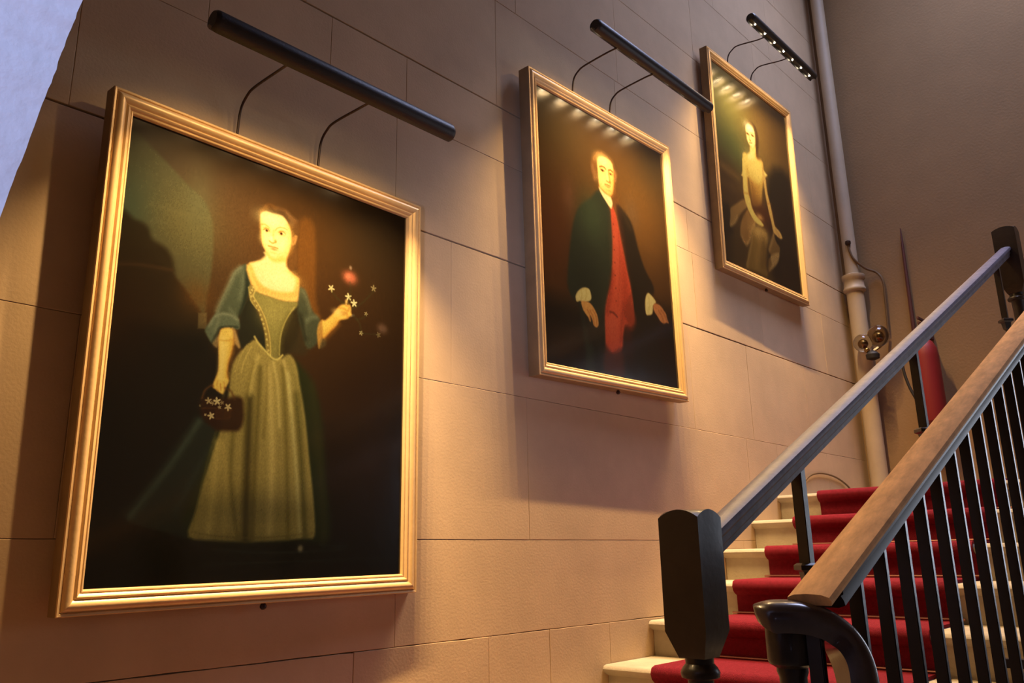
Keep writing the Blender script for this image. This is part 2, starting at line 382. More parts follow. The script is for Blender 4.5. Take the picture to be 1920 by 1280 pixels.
# -- right (near) handrail, worn brown, ending in a dark wreath over a round newel
NA, NB = Vector((1.705, -2.2387, -0.0963)), Vector((7.4, -2.50, 2.54))
hr = empty('handrail', W(*NA), 'worn brown handrail over close-set black balusters, nearest the camera', 'handrail')
slopeN = (NB.z-NA.z)/(NB.x-NA.x)
MB().sweep([W(*lerp(NA, NB, t/14)) for t in range(15)], [(a, b) for a, b in railprof(0.072, 0.030)][:9] and
           [(-.036,-.003),(-.034,.004),(-.022,.0085),(0,.010),(.022,.0085),(.034,.004),(.036,-.003),(.034,-.009),(-.034,-.009)]).build('rail', RAILBROWN, hr, smooth=True, angle=30)
MB().sweep([W(*lerp(NA, NB, 0.011 + t*(0.989/14))) for t in range(15)],
           [(-.033,-.009),(.033,-.009),(.031,-.017),(.026,-.020),(.029,-.028),(.029,-.036),(.018,-.040),(-.018,-.040),(-.029,-.036),(-.029,-.028),(-.026,-.020),(-.031,-.017)]).build('rail_moulding', MOULD, hr, smooth=True, angle=30)
wp = [(*(p), 0) for p in []]
path = subd([W(*p) for p in WREATH], 8)
n = len(path)
sc = [0.30 + 0.70*min(1, (i/n)/0.10)**0.6 for i in range(n)]
ups = []
for i in range(n):
    q = min(1, max(0, (i/n-0.15)/0.55)); ups.append(tuple(Vector((0, 0, 1)).lerp(Vector((0.683, -0.73, 0.0)), q*q*(3-2*q))))
wprof = [(-.038,-.012),(-.034,-.003),(-.022,.003),(0,.006),(.022,.003),(.034,-.003),(.038,-.012),(.037,-.024),(.030,-.042),(-.030,-.042),(-.037,-.024)]
MB().sweep(path, wprof, ups=ups, scales=sc).build('wreath', WREATHM, hr, smooth=True, angle=40)
# balusters, parts of the near balustrade
for k in range(-1, 36):
    X = 1.934 + 0.1505*k if k >= 0 else 1.715; t = (X-NA.x)/(NB.x-NA.x)
    if X > 7.3: break
    c = lerp(NA, NB, max(t, 0)); c.z = NA.z + slopeN*(X-NA.x) if t >= 0 else NA.z-0.10
    kk = min(math.floor((X-X0)/GO), NTOP); zb = max(tz(kk), ZF)
    wy, wx = 0.0155, 0.0092
    b = MB().box(W(X-wx, c.y-wy, zb), W(X+wx, c.y+wy, c.z-0.045)).build('baluster', IRON, hr, bevel=0.0015)
    if k == 8:
        MB().box(W(X-0.02, c.y-0.02, -0.372), W(X+0.02, c.y+0.10, -0.345)).build('bracket', IRON, b, bevel=0.001)
# round newel under the wreath
nx, ny = RNEWEL
rnw = empty('newel_post', W(nx, ny, tz(-5)), 'round turned dark newel column under the curled end of the brown handrail', 'newel post')
H = -0.118*S+EYE - (tz(-5)*S+EYE)
pr = [(0.055, 0), (0.055, 0.06), (0.04, 0.09), (0.024, 0.14), (0.021, H-0.16), (0.021, H-0.100), (0.024, H-0.092), (0.024, H-0.086), (0.034, H-0.080), (0.0365, H-0.074), (0.0365, H-0.012), (0.034, H-0.006), (0.030, H)]
MB().lathe(W(nx, ny, tz(-5)), pr, 32).build('turned_shaft', DARKWOOD, rnw, smooth=True, angle=35)
# lower newel that receives the wreath, outside the frame on the lower floor
e = WREATH[-1]
MB_ = MB().lathe(W(e[0], e[1], ZF), [(0.05,0),(0.05,0.08),(0.028,0.12),(0.026,(e[2]*S+EYE)-0.05),(0.032,(e[2]*S+EYE)-0.0)], 24)
MB_.build('lower_post', DARKWOOD, hr, smooth=True)

# ================================================================ FRAMED PORTRAITS
def Rm(a, b, c):
    return Matrix.Rotation(c, 3, 'Z') @ Matrix.Rotation(a, 3, 'X') @ Matrix.Rotation(b, 3, 'Y')
BW = 0.082
FPROF = [(0.0, 1.0), (0.0, -.001), (.003, -.005), (.010, -.004), (.013, .001), (.016, -.004), (.022, -.0095), (.031, -.0115), (.040, -.009), (.047, -.002), (.051, .002), (.054, -.001), (.059, -.0035), (.064, -.001), (.067, .004), (.071, .006), (.074, .004), (.078, .005), (.082, .012), (.082, .024), (.07, .028), (.02, 1.0)]
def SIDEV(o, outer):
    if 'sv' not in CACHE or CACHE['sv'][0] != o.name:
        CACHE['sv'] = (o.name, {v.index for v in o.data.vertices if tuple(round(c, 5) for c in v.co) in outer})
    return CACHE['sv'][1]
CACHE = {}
def portrait(P, label, paint):
    cx, cz, off, w, h, ta, tb, tc, t = P['pose']
    R = Rm(ta, tb, tc); root = empty('framed_portrait', W(cx, -off, cz), label, 'painting', 'gilt framed portraits on the stair wall')
    def L(a, d, b):   # local (right, back, up) -> world
        v = R @ Vector((a, d, b)); return W(cx+v.x, -off+v.y, cz+v.z)
    corners = [(-w/2, h/2), (w/2, h/2), (w/2, -h/2), (-w/2, -h/2)]
    for i in range(4):
        (ax, az), (bx, bz) = corners[i], corners[(i+1) % 4]
        m = MB(); vs = []
        for (px, pz) in ((ax, az), (bx, bz)):
            for s_, d in FPROF:
                dd = t if d == 1.0 else d
                vs.append(L(px - math.copysign(s_, px), dd, pz - math.copysign(s_, pz)))
        nn = len(FPROF)
        m.add(vs, [(j, (j+1) % nn, nn+(j+1) % nn, nn+j) for j in range(nn)] + [tuple(range(nn)), tuple(range(nn, 2*nn))[::-1]])
        fr = m.build('frame_rail', GOLD, root, smooth=True, angle=38); fr.data.materials.append(GILTSHADE)
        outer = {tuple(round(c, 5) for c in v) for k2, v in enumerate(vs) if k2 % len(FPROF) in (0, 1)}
        for f in fr.data.polygons:      # outer edge of the moulding: its shade is put into the colour
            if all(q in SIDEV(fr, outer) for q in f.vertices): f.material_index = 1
    iw, ih = w-2*BW+0.006, h-2*BW+0.006
    nu, nv = P['res']
    img = paint(nu, nv)
    u = np.linspace(-iw/2, iw/2, nu); v = np.linspace(-ih/2, ih/2, nv)
    A, B = np.meshgrid(u, v)
    Rn = np.array(R)
    loc = np.stack([A.ravel(), np.full(A.size, 0.018), B.ravel()], 1) @ Rn.T + np.array([cx, -off, cz])
    co = loc*S + np.array([0, 0, EYE])
    me = bpy.data.meshes.new('canvas'); me.vertices.add(nu*nv); me.vertices.foreach_set('co', co.ravel().astype(np.float32))
    I, J = np.meshgrid(np.arange(nu-1), np.arange(nv-1)); q = (J*nu+I).ravel()
    quads = np.stack([q, q+1, q+nu+1, q+nu], 1).astype(np.int32); nf = len(quads)
    me.loops.add(nf*4); me.polygons.add(nf)
    me.loops.foreach_set('vertex_index', quads.ravel())
    me.polygons.foreach_set('loop_start', np.arange(0, nf*4, 4, dtype=np.int32))
    me.polygons.foreach_set('loop_total', np.full(nf, 4, dtype=np.int32))
    me.update(calc_edges=True)
    ca = me.color_attributes.new('paint', 'FLOAT_COLOR', 'POINT')
    rgba = np.ones((nu*nv, 4), np.float32); rgba[:, :3] = img[::-1].reshape(-1, 3)
    ca.data.foreach_set('color', rgba.ravel())
    me.materials.append(CANVAS)
    o = bpy.data.objects.new('canvas', me); COL.objects.link(o); o.parent = root; o.matrix_local = PINV(root)
    o['label'] = P['art']
    # stretcher back
    m = MB(); a, b = iw/2+0.004, ih/2+0.004
    m.add([L(x, d, z) for d in (0.022, 0.034) for x, z in ((-a,-b),(a,-b),(a,b),(-a,b))], [(0,1,2,3),(7,6,5,4),(0,4,5,1),(1,5,6,2),(2,6,7,3),(3,7,4,0)])
    m.build('stretcher', CABLE, root)
    kb = L(P.get('knob', 0), 0.03, -h/2-0.012)
    MB().lathe(kb, [(0.004,-0.010),(0.009,-0.006),(0.010,0.0),(0.006,0.008)], 10).build('support_knob', ARMM, root, smooth=True)
    return root
CANVAS = bpy.data.materials.new('varnished_oil_paint'); CANVAS.use_nodes = True
nt = CANVAS.node_tree; b = nt.nodes['Principled BSDF']
at = nt.nodes.new('ShaderNodeVertexColor'); at.layer_name = 'paint'; nt.links.new(at.outputs['Color'], b.inputs['Base Color'])
b.inputs['Roughness'].default_value = 0.15; b.inputs['Specular IOR Level'].default_value = 0.85
tcn = nt.nodes.new('ShaderNodeTexCoord')
n1 = nt.nodes.new('ShaderNodeTexNoise'); n1.inputs['Scale'].default_value = 9; n1.inputs['Detail'].default_value = 3
n2 = nt.nodes.new('ShaderNodeTexNoise'); n2.inputs['Scale'].default_value = 90; n2.inputs['Detail'].default_value = 2
mx = nt.nodes.new('ShaderNodeMath'); mx.operation = 'MULTIPLY_ADD'; mx.inputs[1].default_value = 0.015
nt.links.new(tcn.outputs['Object'], n1.inputs['Vector']); nt.links.new(tcn.outputs['Object'], n2.inputs['Vector'])
nt.links.new(n2.outputs['Fac'], mx.inputs[0]); nt.links.new(n1.outputs['Fac'], mx.inputs[2])
bp = nt.nodes.new('ShaderNodeBump'); bp.inputs['Strength'].default_value = 0.25; bp.inputs['Distance'].default_value = 0.003
nt.links.new(mx.outputs[0], bp.inputs['Height']); nt.links.new(bp.outputs[0], b.inputs['Normal'])

# ---------------------------------------------------------------- painted pictures
# each picture is a list of brush marks in picture coordinates (survey units from its top left corner)
def _catmull(p, closed, k=3):
    n = len(p); out = []
    for i in range(n if closed else n-1):
        if closed: a, b, c, d = p[i-1], p[i], p[(i+1) % n], p[(i+2) % n]
        else: a, b, c, d = p[max(i-1,0)], p[i], p[i+1], p[min(i+2,n-1)]
        for j in range(k):
            t = j/k; out.append(0.5*((2*b)+(-a+c)*t+(2*a-5*b+4*c-d)*t*t+(-a+3*b-3*c+d)*t**3))
    if not closed: out.append(p[-1])
    return np.array(out, np.float32)
def _dist(X, Y, p, closed):
    d2 = np.full(X.shape, 1e9, np.float32); ins = np.zeros(X.shape, bool); n = len(p)
    for i in range(n if closed else n-1):
        (ax, ay), (bx, by) = p[i], p[(i+1) % n]; ex, ey = bx-ax, by-ay; L = ex*ex+ey*ey+1e-12
        t = np.clip(((X-ax)*ex+(Y-ay)*ey)/L, 0, 1); dx = X-ax-t*ex; dy = Y-ay-t*ey
        np.minimum(d2, dx*dx+dy*dy, out=d2)
        if closed and ay != by: ins ^= ((ay > Y) != (by > Y)) & (X < ex*(Y-ay)/(by-ay)+ax)
    d = np.sqrt(d2); return np.where(ins, -d, d) if closed else d
def make_painter(data, gain, seed):
    marks, bgc, iw, ih = data
    def paint(nu, nv):
        rng = np.random.RandomState(seed)
        img = np.empty((nv, nu, 3), np.float32); img[:] = np.array(bgc, np.float32)
        gx = np.linspace(0, iw, nu, dtype=np.float32); gy = np.linspace(0, ih, nv, dtype=np.float32)
        def win(x0, x1, y0, y1):
            i0, i1 = np.searchsorted(gx, (x0, x1)); j0, j1 = np.searchsorted(gy, (y0, y1))
            if i1 <= i0 or j1 <= j0: return None
            X, Y = np.meshgrid(gx[i0:i1], gy[j0:j1]); return img[j0:j1, i0:i1], X, Y
        def blend(sub, c, a):
            sub += (np.array(c, np.float32)-sub)*np.clip(a, 0, 1)[..., None]
        for s in marks:
            if s[0] == 'P' or s[0] == 'S':
                cl = s[0] == 'P'; q = np.array(s[-1], np.float32).reshape(-1, 2); p = _catmull(q, cl)
                w = 0 if cl else s[4]; m = s[2]+w+0.004
                r = win(p[:,0].min()-m, p[:,0].max()+m, p[:,1].min()-m, p[:,1].max()+m)
                if r is None: continue
                sub, X, Y = r; d = _dist(X, Y, p, cl)-w
                a = np.clip(0.5-d/(2*s[2]+1e-4), 0, 1); a = a*a*(3-2*a)
                blend(sub, s[1], a*s[3])
            elif s[0] == 'B':
                _, c, al, cx, cy, rx, ry = s
                r = win(cx-2.6*rx, cx+2.6*rx, cy-2.6*ry, cy+2.6*ry)
                if r is None: continue
                sub, X, Y = r; q = ((X-cx)/rx)**2+((Y-cy)/ry)**2
                a = np.exp(-0.5*q**1.3)*1.15 if rx < 0.03 else np.exp(-0.5*q)
                blend(sub, c, a*al)
            else:
                _, c, al, cx, cy, rr = s
                r = win(cx-1.3*rr, cx+1.3*rr, cy-1.3*rr, cy+1.3*rr)
                if r is None: continue
                sub, X, Y = r; ph = rng.uniform(0, 6.28); th = np.arctan2(Y-cy, X-cx)+ph; rad = np.hypot(X-cx, Y-cy)/rr
                a = np.clip((0.40+0.6*np.abs(np.cos(2.5*th))**1.5-rad)/0.28, 0, 1)
                blend(sub, c, a*al)
        # canvas weave and brush grain
        g = rng.normal(0, 1, (nv, nu)).astype(np.float32)
        g = (g+np.roll(g,1,0)+np.roll(g,1,1)+np.roll(g,-1,0)+np.roll(g,2,0))/2.2
        img *= (1+0.035*g)[..., None]
        v = np.clip(img/255, 0, 1); v = np.where(v > .70, .70+(v-.70)*.55, v); lin = np.where(v <= .04045, v/12.92, ((v+.055)/1.055)**2.4)
        return np.clip(lin*np.array(gain, np.float32), 0.0015, 0.90)
    return paint
PIC1 = ((
('B',(78,68,56),0.75,0.1833,0.1186,0.3784,0.2406),  # grey reflection on the varnish, painted into the upper left
('B',(88,62,40),0.7,0.5208,0.3066,0.2772,0.345),
('B',(92,54,18),0.75,0.8916,0.2497,0.2671,0.275),
('B',(38,34,28),0.6,1.1658,0.2266,0.1989,0.2908),
('B',(66,38,16),0.55,1.0263,0.6429,0.3597,0.3182),
('P',(88,86,60),0.0107,0.75,(-0.0108,0.0572,0.1019,0.1096,0.2366,0.201,0.3099,0.2472,0.3511,0.3192,0.3642,0.4416,0.3623,0.5523,0.3539,0.6221,0.3466,0.7041,0.3021,0.6603,0.2087,0.5761,0.0021,0.4367,-0.0145,0.3901,-0.0192,0.2216)),
('B',(66,80,64),0.8,0.0125,0.3713,0.0788,0.1219),
('B',(110,98,58),0.5,0.2476,0.364,0.1104,0.0967),
('B',(96,94,68),0.5,0.2876,0.2628,0.0457,0.1099),
('S',(112,104,70),0.0163,0.35,0.0054,(0.1026,0.3271,0.1805,0.3297,0.2546,0.3344)),
('S',(98,92,66),0.0104,0.35,0.0042,(0.0975,0.4084,0.1333,0.3845,0.1723,0.3863)),
('P',(42,32,18),0.0165,0.93,(-0.012,0.4151,0.0473,0.4037,0.0981,0.4148,0.1212,0.4609,0.1741,0.4793,0.2073,0.5236,0.2226,0.5859,0.2736,0.6401,0.3259,0.7017,0.3654,0.7668,0.3581,0.847,0.0421,0.9598)),
('S',(70,48,28),0.0111,0.7,0.0056,(0.0052,0.5883,0.0755,0.5704,0.1625,0.5646,0.2072,0.56)),
('B',(105,66,28),0.6,0.314,0.6391,0.0527,0.0463),
('P',(112,94,62),0.0043,0.65,(0.323,0.7042,0.3237,0.7034,0.3575,0.6964,0.3583,0.697,0.3588,0.7042,0.3608,0.7532,0.3605,0.7587,0.3576,0.76,0.3273,0.765,0.326,0.7634,0.3246,0.733)),
('P',(20,19,14),0.0485,0.9,(-0.0032,0.8742,0.2416,0.79,0.3933,0.8041,0.5707,1.033,0.9041,1.0857,1.5186,0.9234,1.5305,1.8343,-0.0487,1.7397)),
('B',(48,28,14),0.6,0.0254,0.7916,0.1119,0.1539),
('B',(40,24,12),0.6,1.1895,0.9615,0.2795,0.2917),
('B',(46,27,14),0.5,1.1685,1.2498,0.1804,0.2102),
('P',(122,74,28),0.0182,0.6,(0.7538,0.2018,0.8321,0.2036,0.8543,0.5313,0.8868,0.6211,0.7677,0.5503,0.7492,0.4111)),
('P',(33,39,32),0.0098,0.95,(0.3685,1.0967,0.326,1.1706,0.2725,1.2622,0.2036,1.3694,0.1287,1.4679,0.1454,1.4891,0.2458,1.5157,0.3706,1.5324,0.4078,1.4002,0.4375,1.2313,0.4232,1.1317)),
('S',(74,88,76),0.0189,0.6,0.0122,(0.3574,1.118,0.3083,1.2054,0.2465,1.3057,0.1815,1.3979,0.1357,1.4642)),
('S',(50,62,54),0.0219,0.5,0.0069,(0.4143,1.2129,0.3501,1.3348,0.2989,1.4505)),
('S',(34,44,38),0.0215,0.35,0.0081,(0.3509,1.1017,0.2587,1.2475,0.1799,1.3836,0.1074,1.4562)),
('P',(36,44,20),0.0227,0.85,(0.5531,0.7758,0.7831,0.8274,0.8996,0.995,0.9475,1.3068,0.9748,1.5425,0.8235,1.5544,0.3508,1.5399,0.3887,1.2938,0.4789,1.0436)),
('P',(150,132,74),0.009,0.97,(0.5764,0.7655,0.5446,0.7844,0.5145,0.8196,0.4928,0.8528,0.4766,0.9031,0.4677,1.0449,0.4344,1.1913,0.396,1.3326,0.372,1.4491,0.3526,1.5361,0.4515,1.5498,0.5839,1.5566,0.7244,1.5537,0.8484,1.5441,0.8997,1.5337,0.8875,1.3966,0.8574,1.2235,0.8269,1.0483,0.7933,0.9171,0.7733,0.8403,0.7422,0.7996,0.7037,0.8037,0.6748,0.8308,0.647,0.8264)),
('S',(60,52,22),0.019,0.9,0.0166,(0.5639,1.0018,0.5692,1.1804,0.5751,1.3649,0.5831,1.5448)),
('S',(92,80,36),0.0148,0.8,0.0099,(0.6035,0.8774,0.6039,1.0291,0.6038,1.2403,0.6105,1.5449)),
('S',(88,78,32),0.0139,0.6,0.0081,(0.503,1.124,0.5044,1.3275,0.5512,1.5407)),
('S',(96,84,36),0.0155,0.75,0.0078,(0.7071,0.8617,0.7265,1.015,0.7519,1.2733,0.7727,1.5416)),
('S',(70,66,26),0.0217,0.8,0.0109,(0.7802,0.9639,0.8144,1.2045,0.8531,1.5357)),
('S',(196,174,108),0.0221,0.75,0.0123,(0.6375,0.8723,0.6632,1.044,0.6815,1.2562,0.6865,1.5251)),
('S',(188,166,96),0.0234,0.75,0.0105,(0.4409,1.1908,0.4374,1.37,0.4283,1.5249)),
('S',(172,150,84),0.0178,0.6,0.0089,(0.4629,1.189,0.4896,1.3681,0.4933,1.5327)),
('S',(188,176,116),0.0136,0.8,0.0068,(0.7339,0.8802,0.7659,1.0769,0.7987,1.2923,0.8272,1.5293)),
('S',(206,186,118),0.0108,0.6,0.0054,(0.6604,0.8421,0.6861,0.9316,0.7067,1.1045)),
('S',(200,180,110),0.014,0.7,0.0056,(0.5906,0.8311,0.5714,0.904,0.5631,0.9912)),
('S',(110,94,44),0.0127,0.6,0.0051,(0.6317,0.8599,0.6396,0.9816,0.6362,1.1538)),
('S',(112,96,46),0.0135,0.6,0.0054,(0.5733,0.8601,0.5555,0.9494,0.5457,1.078)),
('S',(120,110,58),0.015,0.6,0.006,(0.7359,0.8257,0.7725,0.9199,0.8136,1.0943)),
('S',(198,178,112),0.0114,0.7,0.0043,(0.7103,0.8297,0.7365,0.9248,0.7557,1.0338)),
('S',(120,104,54),0.006,0.6,0.003,(0.3612,1.5174,0.4501,1.5326,0.5828,1.5408,0.7234,1.5373,0.8991,1.5209)),
('S',(50,48,22),0.0286,0.8,0.01,(0.8544,0.9088,0.8955,1.1316,0.929,1.3736,0.9479,1.5424)),
('S',(108,98,44),0.0103,0.5,0.0039,(0.4696,0.9188,0.4498,1.0159,0.4363,1.1304,0.3992,1.2932,0.3677,1.4966)),
('B',(20,22,12),0.5,0.6086,1.5845,0.3669,0.0436),
('B',(18,20,12),0.35,0.6222,1.4446,0.2799,0.0608),
('S',(40,44,38),0.0081,0.6,0.0031,(0.454,1.5823,0.7271,1.5984,1.0373,1.5907)),
('S',(36,42,36),0.0065,0.6,0.0022,(0.4161,1.6343,0.8279,1.6332,1.333,1.6318)),
('S',(34,44,40),0.0094,0.6,0.0023,(0.928,1.5721,1.0931,1.5827)),
('B',(120,110,88),0.8,0.8327,1.5836,0.0102,0.0104),
('P',(34,34,24),0.0092,1.0,(0.5316,0.596,0.5493,0.6115,0.5772,0.6521,0.5965,0.6869,0.6146,0.7375,0.623,0.8013,0.5803,0.761,0.5445,0.7825,0.514,0.8122,0.4951,0.7744,0.4959,0.7292,0.5002,0.6755)),
('P',(44,36,20),0.0123,1.0,(0.7617,0.5737,0.7822,0.61,0.7816,0.6828,0.767,0.7494,0.7292,0.7952,0.6908,0.8171,0.6883,0.7397,0.7042,0.6737,0.7282,0.6251)),
('P',(50,44,28),0.0198,0.7,(0.7816,0.6828,0.8227,0.7597,0.8013,0.7912,0.7334,0.7906,0.7657,0.7258)),
('P',(62,66,50),0.0102,0.95,(0.765,0.5077,0.7854,0.4989,0.805,0.5151,0.8318,0.5752,0.8619,0.6061,0.8819,0.6227,0.8754,0.6856,0.8682,0.7317,0.8227,0.7597,0.7913,0.6931,0.7662,0.6133)),
('S',(110,108,84),0.0169,0.6,0.0068,(0.7909,0.5141,0.8114,0.5466,0.8279,0.5924)),
('S',(104,108,88),0.0157,0.7,0.0079,(0.8161,0.6357,0.834,0.6179,0.8622,0.6122)),
('S',(92,96,76),0.0137,0.6,0.0055,(0.8119,0.6447,0.809,0.6777,0.8147,0.6968)),
('S',(30,28,18),0.019,0.7,0.0079,(0.7781,0.619,0.7944,0.6643,0.8112,0.7176)),
('P',(72,78,62),0.0067,1.0,(0.4898,0.4719,0.5161,0.4625,0.5332,0.5296,0.5302,0.577,0.5034,0.6634,0.4927,0.6846,0.4982,0.7326,0.4683,0.7364,0.4223,0.7433,0.4066,0.7757,0.3902,0.8115,0.363,0.78,0.356,0.7632,0.3775,0.7225,0.3974,0.6816,0.4132,0.6334,0.4362,0.5716,0.4492,0.5303,0.4631,0.4999)),
('P',(30,36,28),0.0093,0.85,(0.5164,0.4671,0.5332,0.5296,0.531,0.5884,0.5004,0.6792,0.4919,0.6734,0.5045,0.6212,0.5121,0.554,0.5086,0.5043)),
('S',(122,122,100),0.0155,0.8,0.0077,(0.4863,0.4806,0.46,0.5123,0.4466,0.5501,0.4267,0.6041,0.4069,0.6535,0.3993,0.6812)),
('S',(104,110,90),0.0163,0.6,0.0054,(0.5004,0.5063,0.4999,0.5568,0.4916,0.6125)),
('S',(110,116,98),0.0127,0.55,0.0048,(0.4507,0.6592,0.4678,0.6745,0.4808,0.687)),
('P',(84,92,76),0.0066,0.9,(0.3947,0.6969,0.421,0.6841,0.4561,0.6788,0.485,0.6899,0.4958,0.6991,0.5002,0.7322,0.4683,0.7364,0.4223,0.7433,0.4082,0.7717,0.3921,0.8111,0.3716,0.793,0.3578,0.7628,0.3745,0.7341)),
('S',(134,136,116),0.0101,0.7,0.0038,(0.3716,0.7456,0.3915,0.705,0.4212,0.6871,0.4565,0.6844,0.4898,0.7003)),
('S',(120,122,100),0.0136,0.6,0.0041,(0.4086,0.7015,0.4032,0.7322,0.3962,0.7666)),
('S',(28,34,26),0.0066,0.8,0.0033,(0.4223,0.7425,0.4523,0.7338,0.4918,0.7281)),
('S',(30,30,22),0.0089,0.7,0.0044,(0.4161,0.7481,0.4012,0.7803,0.39,0.8097)),
('P',(150,124,84),0.0065,0.7,(0.4142,0.7743,0.4132,0.8111,0.4086,0.8265,0.3903,0.8133,0.402,0.7911)),
('P',(176,140,88),0.0067,0.85,(0.4665,0.7386,0.4806,0.7397,0.4946,0.767,0.5093,0.8036,0.5019,0.8124,0.4868,0.7982,0.477,0.7999)),
('S',(90,64,36),0.0051,0.6,0.0025,(0.4707,0.7415,0.4756,0.7705,0.4807,0.7956)),
('P',(238,184,92),0.0065,1.0,(0.4254,0.7468,0.4679,0.7388,0.4764,0.784,0.4742,0.8248,0.4618,0.8789,0.46,0.9229,0.4693,0.9453,0.465,0.9617,0.456,0.9825,0.4489,1.001,0.4384,1.0004,0.4188,0.9893,0.4048,0.9796,0.4098,0.9536,0.4223,0.9166,0.4215,0.8733,0.4158,0.8147,0.4157,0.7748)),
('S',(200,136,50),0.0155,0.6,0.0078,(0.4734,0.7845,0.4708,0.8374,0.4582,0.8874,0.4606,0.9307)),
('S',(255,214,128),0.019,0.6,0.0119,(0.4331,0.7917,0.437,0.843,0.4364,0.8908,0.4354,0.9343)),
('S',(190,132,58),0.0065,0.7,0.0027,(0.4183,0.7923,0.4416,0.7922,0.4712,0.7841)),
('S',(176,120,56),0.0071,0.6,0.0024,(0.4224,0.9557,0.4221,0.9792,0.428,0.9901)),
('S',(150,90,40),0.0048,0.6,0.0024,(0.4357,0.9656,0.4396,0.9886)),
('S',(168,104,50),0.0048,0.5,0.0024,(0.4497,0.9559,0.4536,0.9789)),
('F',(198,150,80),0.5,0.4258,0.7598,0.0035),
('F',(198,150,80),0.5,0.4329,0.7692,0.0035),
('F',(198,150,80),0.5,0.44,0.7786,0.0035),
('F',(198,150,80),0.5,0.4447,0.7562,0.0035),
('F',(198,150,80),0.5,0.4518,0.7657,0.0035),
('F',(198,150,80),0.5,0.459,0.7752,0.0036),
('F',(198,150,80),0.5,0.4638,0.7527,0.0036),
('P',(206,158,82),0.0073,1.0,(0.5139,0.4619,0.5332,0.5296,0.5449,0.5464,0.5672,0.5647,0.6233,0.5718,0.6895,0.5772,0.759,0.5662,0.7664,0.4745,0.7561,0.4563,0.727,0.4469,0.7126,0.4341,0.5966,0.4269)),
('P',(252,218,146),0.0099,1.0,(0.5976,0.3831,0.5955,0.4016,0.5724,0.4268,0.5308,0.4514,0.5302,0.4558,0.5497,0.4943,0.5682,0.5174,0.6037,0.5367,0.6563,0.5406,0.7316,0.5275,0.7438,0.5003,0.7511,0.4658,0.727,0.4469,0.7126,0.4341,0.7015,0.4163,0.699,0.3964,0.6998,0.4213,0.6993,0.3875,0.7065,0.3619)),
('P',(232,172,84),0.01,0.75,(0.5998,0.3825,0.6203,0.3977,0.6459,0.4039,0.671,0.3948,0.6985,0.3745,0.7084,0.3456,0.705,0.386,0.7022,0.4129,0.683,0.4047,0.6467,0.4167,0.6183,0.4111)),
('S',(214,160,76),0.0132,0.8,0.005,(0.5352,0.4663,0.5594,0.5116,0.5955,0.5426,0.657,0.5524,0.7367,0.5365)),
('S',(232,186,104),0.0139,0.7,0.007,(0.5542,0.5599,0.6142,0.5659,0.6889,0.5673,0.7561,0.5546)),
('S',(250,210,120),0.0094,0.5,0.0047,(0.5228,0.4694,0.543,0.5194,0.5659,0.5454)),
('B',(255,238,164),0.6,0.667,0.4954,0.0577,0.0324),
('S',(235,180,90),0.0216,0.6,0.009,(0.715,0.4376,0.7412,0.4537,0.7568,0.4685)),
('P',(126,116,64),0.0072,1.0,(0.5544,0.5637,0.5887,0.5697,0.6233,0.5718,0.6895,0.5772,0.759,0.5662,0.7581,0.5907,0.724,0.63,0.7003,0.6824,0.6904,0.7393,0.6884,0.8136,0.6741,0.8282,0.6478,0.8221,0.6397,0.7484,0.6146,0.6717,0.5794,0.6206,0.5498,0.5881)),
('B',(150,138,80),0.6,0.6428,0.642,0.0459,0.0452),
('S',(86,78,38),0.0184,0.6,0.0092,(0.6903,0.8094,0.6924,0.735,0.7044,0.6776,0.7285,0.6291)),
('P',(140,120,64),0.0059,0.9,(0.5304,0.5497,0.5446,0.5426,0.5562,0.5594,0.5495,0.5843,0.5771,0.6191,0.6134,0.6719,0.6389,0.7486,0.6478,0.8221,0.6243,0.8011,0.6144,0.7337,0.591,0.6686,0.5674,0.6309,0.5385,0.6061)),
('F',(206,184,112),0.75,0.5438,0.5622,0.0075),
('F',(206,184,112),0.75,0.5436,0.5895,0.0075),
('F',(206,184,112),0.75,0.5594,0.6054,0.0075),
('F',(206,184,112),0.75,0.571,0.6224,0.0075),
('F',(206,184,112),0.75,0.5806,0.6397,0.0075),
('F',(206,184,112),0.75,0.5903,0.6572,0.0075),
('F',(206,184,112),0.75,0.5978,0.675,0.0075),
('F',(206,184,112),0.75,0.6062,0.6928,0.0075),
('F',(206,184,112),0.75,0.6129,0.7108,0.0075),
('F',(206,184,112),0.75,0.6199,0.7327,0.0075),
('F',(206,184,112),0.75,0.6256,0.7548,0.0075),
('F',(206,184,112),0.75,0.6312,0.7769,0.0075),
('F',(206,184,112),0.75,0.6357,0.7992,0.0075),
('F',(206,184,112),0.75,0.5492,0.5493,0.0075),
('F',(206,184,112),0.75,0.5385,0.5751,0.0075),
('S',(206,180,100),0.0045,0.9,0.0021,(0.5495,0.5843,0.5792,0.6187,0.6146,0.6717,0.6397,0.7484,0.6478,0.8221)),
('S',(170,154,88),0.0048,0.9,0.0022,(0.749,0.5926,0.724,0.63,0.7003,0.6824,0.6883,0.7397,0.6882,0.8097)),
('S',(176,156,90),0.0046,0.9,0.0022,(0.5287,0.554,0.5426,0.6052,0.5697,0.6343)),
('S',(210,184,104),0.0046,0.9,0.0022,(0.5584,0.5609,0.5516,0.5838)),
('S',(214,190,112),0.0058,0.95,0.0035,(0.5694,0.7534,0.5853,0.7734,0.612,0.7955,0.6389,0.8159,0.6612,0.8295,0.6827,0.828,0.7033,0.8073)),
('F',(170,150,86),0.5,0.5449,0.7881,0.0059),
('F',(170,150,86),0.5,0.5384,0.7941,0.0059),
('F',(170,150,86),0.5,0.5346,0.7997,0.0059),
('F',(170,150,86),0.5,0.5313,0.8052,0.0059),
('F',(170,150,86),0.5,0.5284,0.8105,0.0059),
('F',(170,150,86),0.5,0.5258,0.8159,0.0059),
